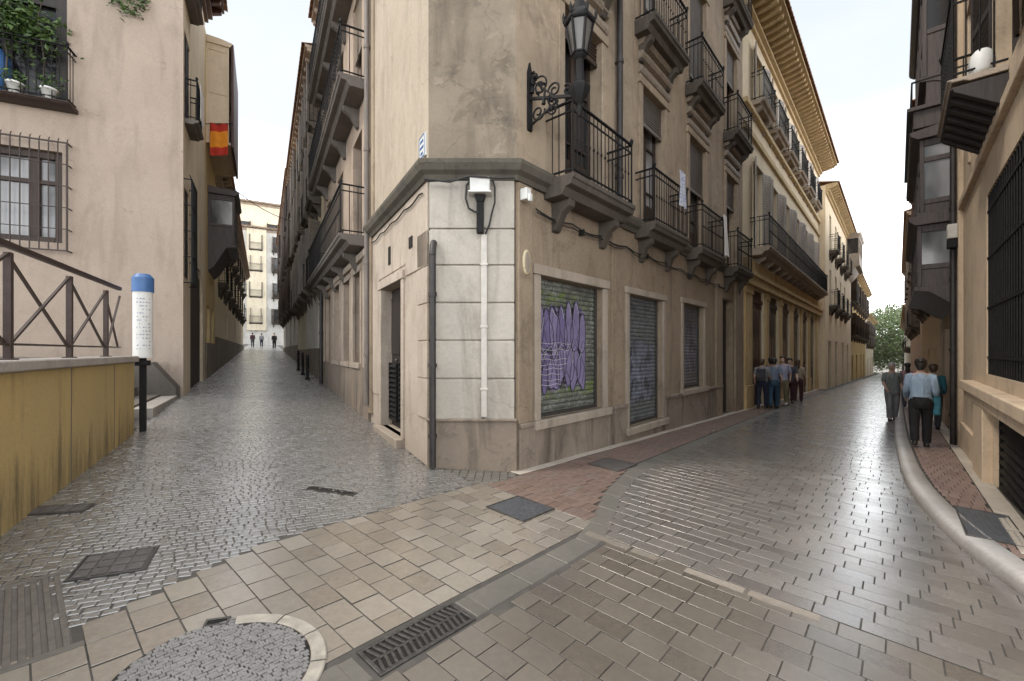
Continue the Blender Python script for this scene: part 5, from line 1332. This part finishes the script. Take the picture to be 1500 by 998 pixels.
    m.loft([el(x, y, z, r, r*(.98 if z > 1.6 else .72), 14) for x, y, z, r in hr]); 
    if bun: m.loft([el(0, .10, z, r, r, 12) for z, r in ((1.665,.01), (1.68,.04), (1.71,.052), (1.74,.04), (1.755,.01))])
    m.build('hair', hair, root)
    for l in legs:
        a = l[2]; m = MB()
        m.loft([[(a[0]+rx*math.cos(q), a[1]+cy+ry*math.sin(q), a[2]-.09+z) for q in [2*math.pi*i/12 for i in range(12)]] for rx, ry, cy, z in ((.042,.125,-.06,0), (.05,.135,-.06,.02), (.048,.125,-.055,.05), (.042,.075,-.015,.08), (.038,.045,.0,.11))])
        m.build('shoe', shoe or SHOE, root)
    m = MB()
    for s in (-1, 1): m.lathe((s*.03,-.083,1.632), [(0,-.008), (.009,0), (0,.008)], 8)
    m.build('eye', M['black'], root)
    return root, mw
aw = math.atan2(eR[1], eR[0]); back = aw+math.pi
cl = {k: flatm(k+'_cloth', c) for k, c in dict(greyblue=(.17,.21,.28), denim=(.30,.40,.52), blk=(.012,.012,.014), navy=(.02,.025,.05), jeans=(.035,.075,.12), lav=(.38,.38,.50), khaki=(.24,.21,.13), maroon=(.075,.03,.035), greygreen=(.20,.22,.21), grey=(.25,.25,.26), teal=(.03,.14,.19), palegrey=(.45,.45,.48), dkgrey=(.06,.06,.075), pink=(.42,.24,.26), tan_=(.40,.33,.25)).items()}
def at(t, d): return Rp(t, d)
X, Y = Rp(7.0, 4.03); person('woman in loose pale denim shirt and wide black trousers walking away on the right', X, Y, aw, 1.66, cl['denim'], cl['blk'], HAIRD, .12, (.0,.05), 'long', KH+.006, False, 1.02, group=None, bun=True)
wx, wy = X, Y
bg = Matrix.Translation((X+.27, Y-.02, gz(X, Y)+KH)) @ Matrix.Rotation(aw, 4, 'Z')
tb = thing('shoulder_bag', 'teal shoulder bag hanging at the right side of the woman in denim', 'bag', bg, (0,0,.6))
m = MB(); m.prism([(-.17,.62), (.17,.62), (.14,.98), (-.14,.98)], 'y', -.06, .06); m.build('body', cl['teal'], tb, .03)
m = MB(); m.tube([(-.12,0,.97), (-.09,.06,1.2), (-.02,.12,1.38), (.06,.07,1.2), (.12,0,.97)], .012, 6); m.build('strap', cl['teal'], tb)
X, Y = Rp(13.0, 3.58); person('grey haired man in a grey green shirt standing in the road by the kerb', X, Y, back+.3, 1.72, cl['greygreen'], cl['grey'], HAIRG, .1, (.1,-.05), 'short', 0, False, 1.1)
X, Y = Rp(17.5, 3.98); person('dark haired person in a pink top farther along the right pavement', X, Y, aw, 1.66, cl['pink'], cl['dkgrey'], HAIRD, .12, (.05,-.05), 'short', KH, True)
X, Y = Rp(10.6, 4.36); person('person in a teal jacket beside the wall just beyond the woman in denim', X, Y, aw, 1.60, cl['teal'], cl['dkgrey'], HAIRB, .1, (.05,0), 'long', KH+.006)
grp = 'people walking past the shuttered shops'
for (t, d, lab, hh, tp, bt, hr, st, ar, slv, hd, lh, sh) in (
    (12.0, .35, 'person in grey top and navy trousers leftmost of the group by the shops', 1.64, 'grey', 'navy', HAIRB, .18, (.2,-.2), 'short', aw, False, SHOE),
    (12.4, .62, 'person in greyish blue shirt and blue jeans second in the group by the shops', 1.68, 'greyblue', 'jeans', HAIRD, .2, (-.2,.2), 'short', aw+.15, False, SHOE),
    (12.9, .45, 'person in dark grey clothes in the middle of the group by the shops', 1.70, 'dkgrey', 'navy', HAIRD, .16, (.1,-.1), 'long', aw-.1, False, SHOE),
    (13.6, .66, 'tall person in lavender shirt and khaki trousers among the group by the shops', 1.78, 'lav', 'khaki', HAIRB, .2, (.25,-.2), 'short', back, False, SHOEW),
    (14.6, .72, 'person in black top and dark red trousers among the group by the shops', 1.72, 'dkgrey', 'maroon', HAIRD, .18, (-.1,.2), 'short', back+.2, True, SHOE),
    (16.4, .72, 'person in a tan top trailing behind the group by the shops', 1.68, 'tan_', 'maroon', HAIRB, .15, (.1,-.1), 'short', aw, True, SHOE)):
    X, Y = Rp(t, d); person(lab, X, Y, hd, hh, cl[tp], cl[bt], hr, st, ar, slv, .006, lh, 1.0, shoe=sh, group=grp)
for t, d, hd, hh, mt, lab in ((12.0, .35, aw, 1.64, 'dkgrey', 'small dark backpack worn by the leftmost person of the group by the shops'), (13.0, 3.58, back+.3, 1.72, 'khaki', 'khaki satchel on the back of the grey haired man by the kerb')):
    X, Y = Rp(t, d); S = hh/1.75; mw = Matrix.Translation((X, Y, gz(X, Y)+.006)) @ Matrix.Rotation(hd+math.pi/2, 4, 'Z') @ Matrix.Scale(S, 4)
    bp = thing('backpack', lab, 'bag', mw, (0, .2, 1.05))
    m = MB(); m.box(-.14, .14, .11, .27, 1.03, 1.40); m.box(-.11, .11, .27, .32, 1.06, 1.24); m.build('body', cl[mt], bp, .04)
    m = MB()
    for s in (-.09, .09): m.tube([(s,.12,1.38), (s,.06,1.455), (s,-.06,1.44), (s*1.1,-.14,1.30), (s*1.3,-.05,1.10), (s,.11,1.06)], .014, 6)
    m.build('strap', cl[mt], bp)
al = math.atan2(eL[1], eL[0])
X, Y = Lp(50, .75); person('person in black standing at the far end of the alley on the right', X, Y, al+math.pi, 1.82, cl['blk'], cl['blk'], HAIRD, .12, (.1,-.1), 'long')
X, Y = Lp(54, 2.9); person('person in dark red at the far end of the alley on the left', X, Y, al, 1.75, cl['maroon'], cl['dkgrey'], HAIRD, .15, (.1,-.1), 'long')
X, Y = Lp(57, 2.0); person('person in grey in the middle of the far end of the alley', X, Y, al, 1.72, cl['grey'], cl['navy'], HAIRB, .15, (.1,-.1), 'long')

# ================================================================ CAMERA, SKY, LIGHT
cam = bpy.data.cameras.new('camera'); co = bpy.data.objects.new('camera', cam); COL.objects.link(co)
cam.sensor_width = 36; cam.lens = 36*640/1500; cam.shift_y = 16/1500; cam.clip_start = .05; cam.clip_end = 1500
co.location = (0, 0, 1.6); co.rotation_euler = (R(90), 0, 0); SC.camera = co
sund = Vector((-.66, -.22, .85)).normalized()
el_ = math.asin(sund.z); az_ = math.atan2(sund.x, sund.y)
W = bpy.data.worlds.new('World'); SC.world = W; W.use_nodes = True; nt = W.node_tree
bgk = nt.nodes['Background']; sky = nt.nodes.new('ShaderNodeTexSky'); sky.sky_type = 'NISHITA'; sky.sun_disc = False; sky.sun_elevation = el_; sky.sun_rotation = az_
sky.air_density = 1.0; sky.dust_density = 3.0
tc = nt.nodes.new('ShaderNodeTexCoord'); sx = nt.nodes.new('ShaderNodeSeparateXYZ'); nt.links.new(tc.outputs['Generated'], sx.inputs[0])
rp_ = nt.nodes.new('ShaderNodeValToRGB'); e = rp_.color_ramp.elements   # an overcast sky is about three times brighter overhead
SKYH, SKYZ = .40, .95
e[0].position = .0; e[0].color = (SKYH*.93, SKYH*.965, SKYH*1.0, 1); e[1].position = .62; e[1].color = (SKYH*.80, SKYH*.845, SKYH*.905, 1)
e[0].color = (SKYH*4.6, SKYH*4.55, SKYH*4.45, 1); w_ = e.new(.42); w_.color = (SKYH*.90, SKYH*.93, SKYH*.965, 1); w_ = e.new(.27); w_.color = (SKYH*1.7, SKYH*1.72, SKYH*1.74, 1); w_ = e.new(.13); w_.color = (SKYH*3.9, SKYH*3.9, SKYH*3.85, 1)
x_ = e.new(.95); x_.color = (SKYZ*.98, SKYZ*.99, SKYZ, 1)
nt.links.new(sx.outputs['Z'], rp_.inputs['Fac'])
nz = nt.nodes.new('ShaderNodeTexNoise'); nz.inputs['Scale'].default_value = 2.2; nz.inputs['Detail'].default_value = 6; nz.inputs['Roughness'].default_value = .55
mp = nt.nodes.new('ShaderNodeMapping'); mp.inputs['Scale'].default_value = (1,1,2.2); nt.links.new(tc.outputs['Generated'], mp.inputs[0]); nt.links.new(mp.outputs[0], nz.inputs['Vector'])
rr_ = nt.nodes.new('ShaderNodeValToRGB'); rr_.color_ramp.elements[0].position = .35; rr_.color_ramp.elements[0].color = (.93,.965,1.0,1); rr_.color_ramp.elements[1].position = .65; rr_.color_ramp.elements[1].color = (1.05,1.05,1.05,1)
nt.links.new(nz.outputs['Fac'], rr_.inputs['Fac'])
mu = nt.nodes.new('ShaderNodeMix'); mu.data_type = 'RGBA'; mu.blend_type = 'MULTIPLY'; mu.inputs[0].default_value = 1; nt.links.new(rp_.outputs['Color'], mu.inputs[6]); nt.links.new(rr_.outputs['Color'], mu.inputs[7])
sc_ = nt.nodes.new('ShaderNodeMix'); sc_.data_type = 'RGBA'; sc_.blend_type = 'MULTIPLY'; sc_.inputs[0].default_value = 1; sc_.inputs[7].default_value = (24.0,)*3+(1,); nt.links.new(mu.outputs[2], sc_.inputs[6])
mx = nt.nodes.new('ShaderNodeMix'); mx.data_type = 'RGBA'; mx.inputs[0].default_value = .95; nt.links.new(sky.outputs[0], mx.inputs[6]); nt.links.new(sc_.outputs[2], mx.inputs[7])
nt.links.new(mx.outputs[2], bgk.inputs['Color']); bgk.inputs['Strength'].default_value = .1
sl_ = bpy.data.lights.new('sun', 'SUN'); sl_.energy = 1.5; sl_.angle = R(10); sl_.color = (1, .90, .76)
so = bpy.data.objects.new('sun', sl_); COL.objects.link(so); so.rotation_euler = sund.to_track_quat('Z', 'Y').to_euler()
vs_ = SC.view_settings; SC.display_settings.display_device = 'sRGB'; vs_.view_transform = 'Standard'; vs_.look = 'None'; vs_.gamma = 1; vs_.use_curve_mapping = False; vs_.exposure = .28
SC.cycles.max_bounces = 8; SC.cycles.diffuse_bounces = 5; SC.cycles.use_denoising = True; SC.cycles.caustics_reflective = False; SC.cycles.caustics_refractive = False
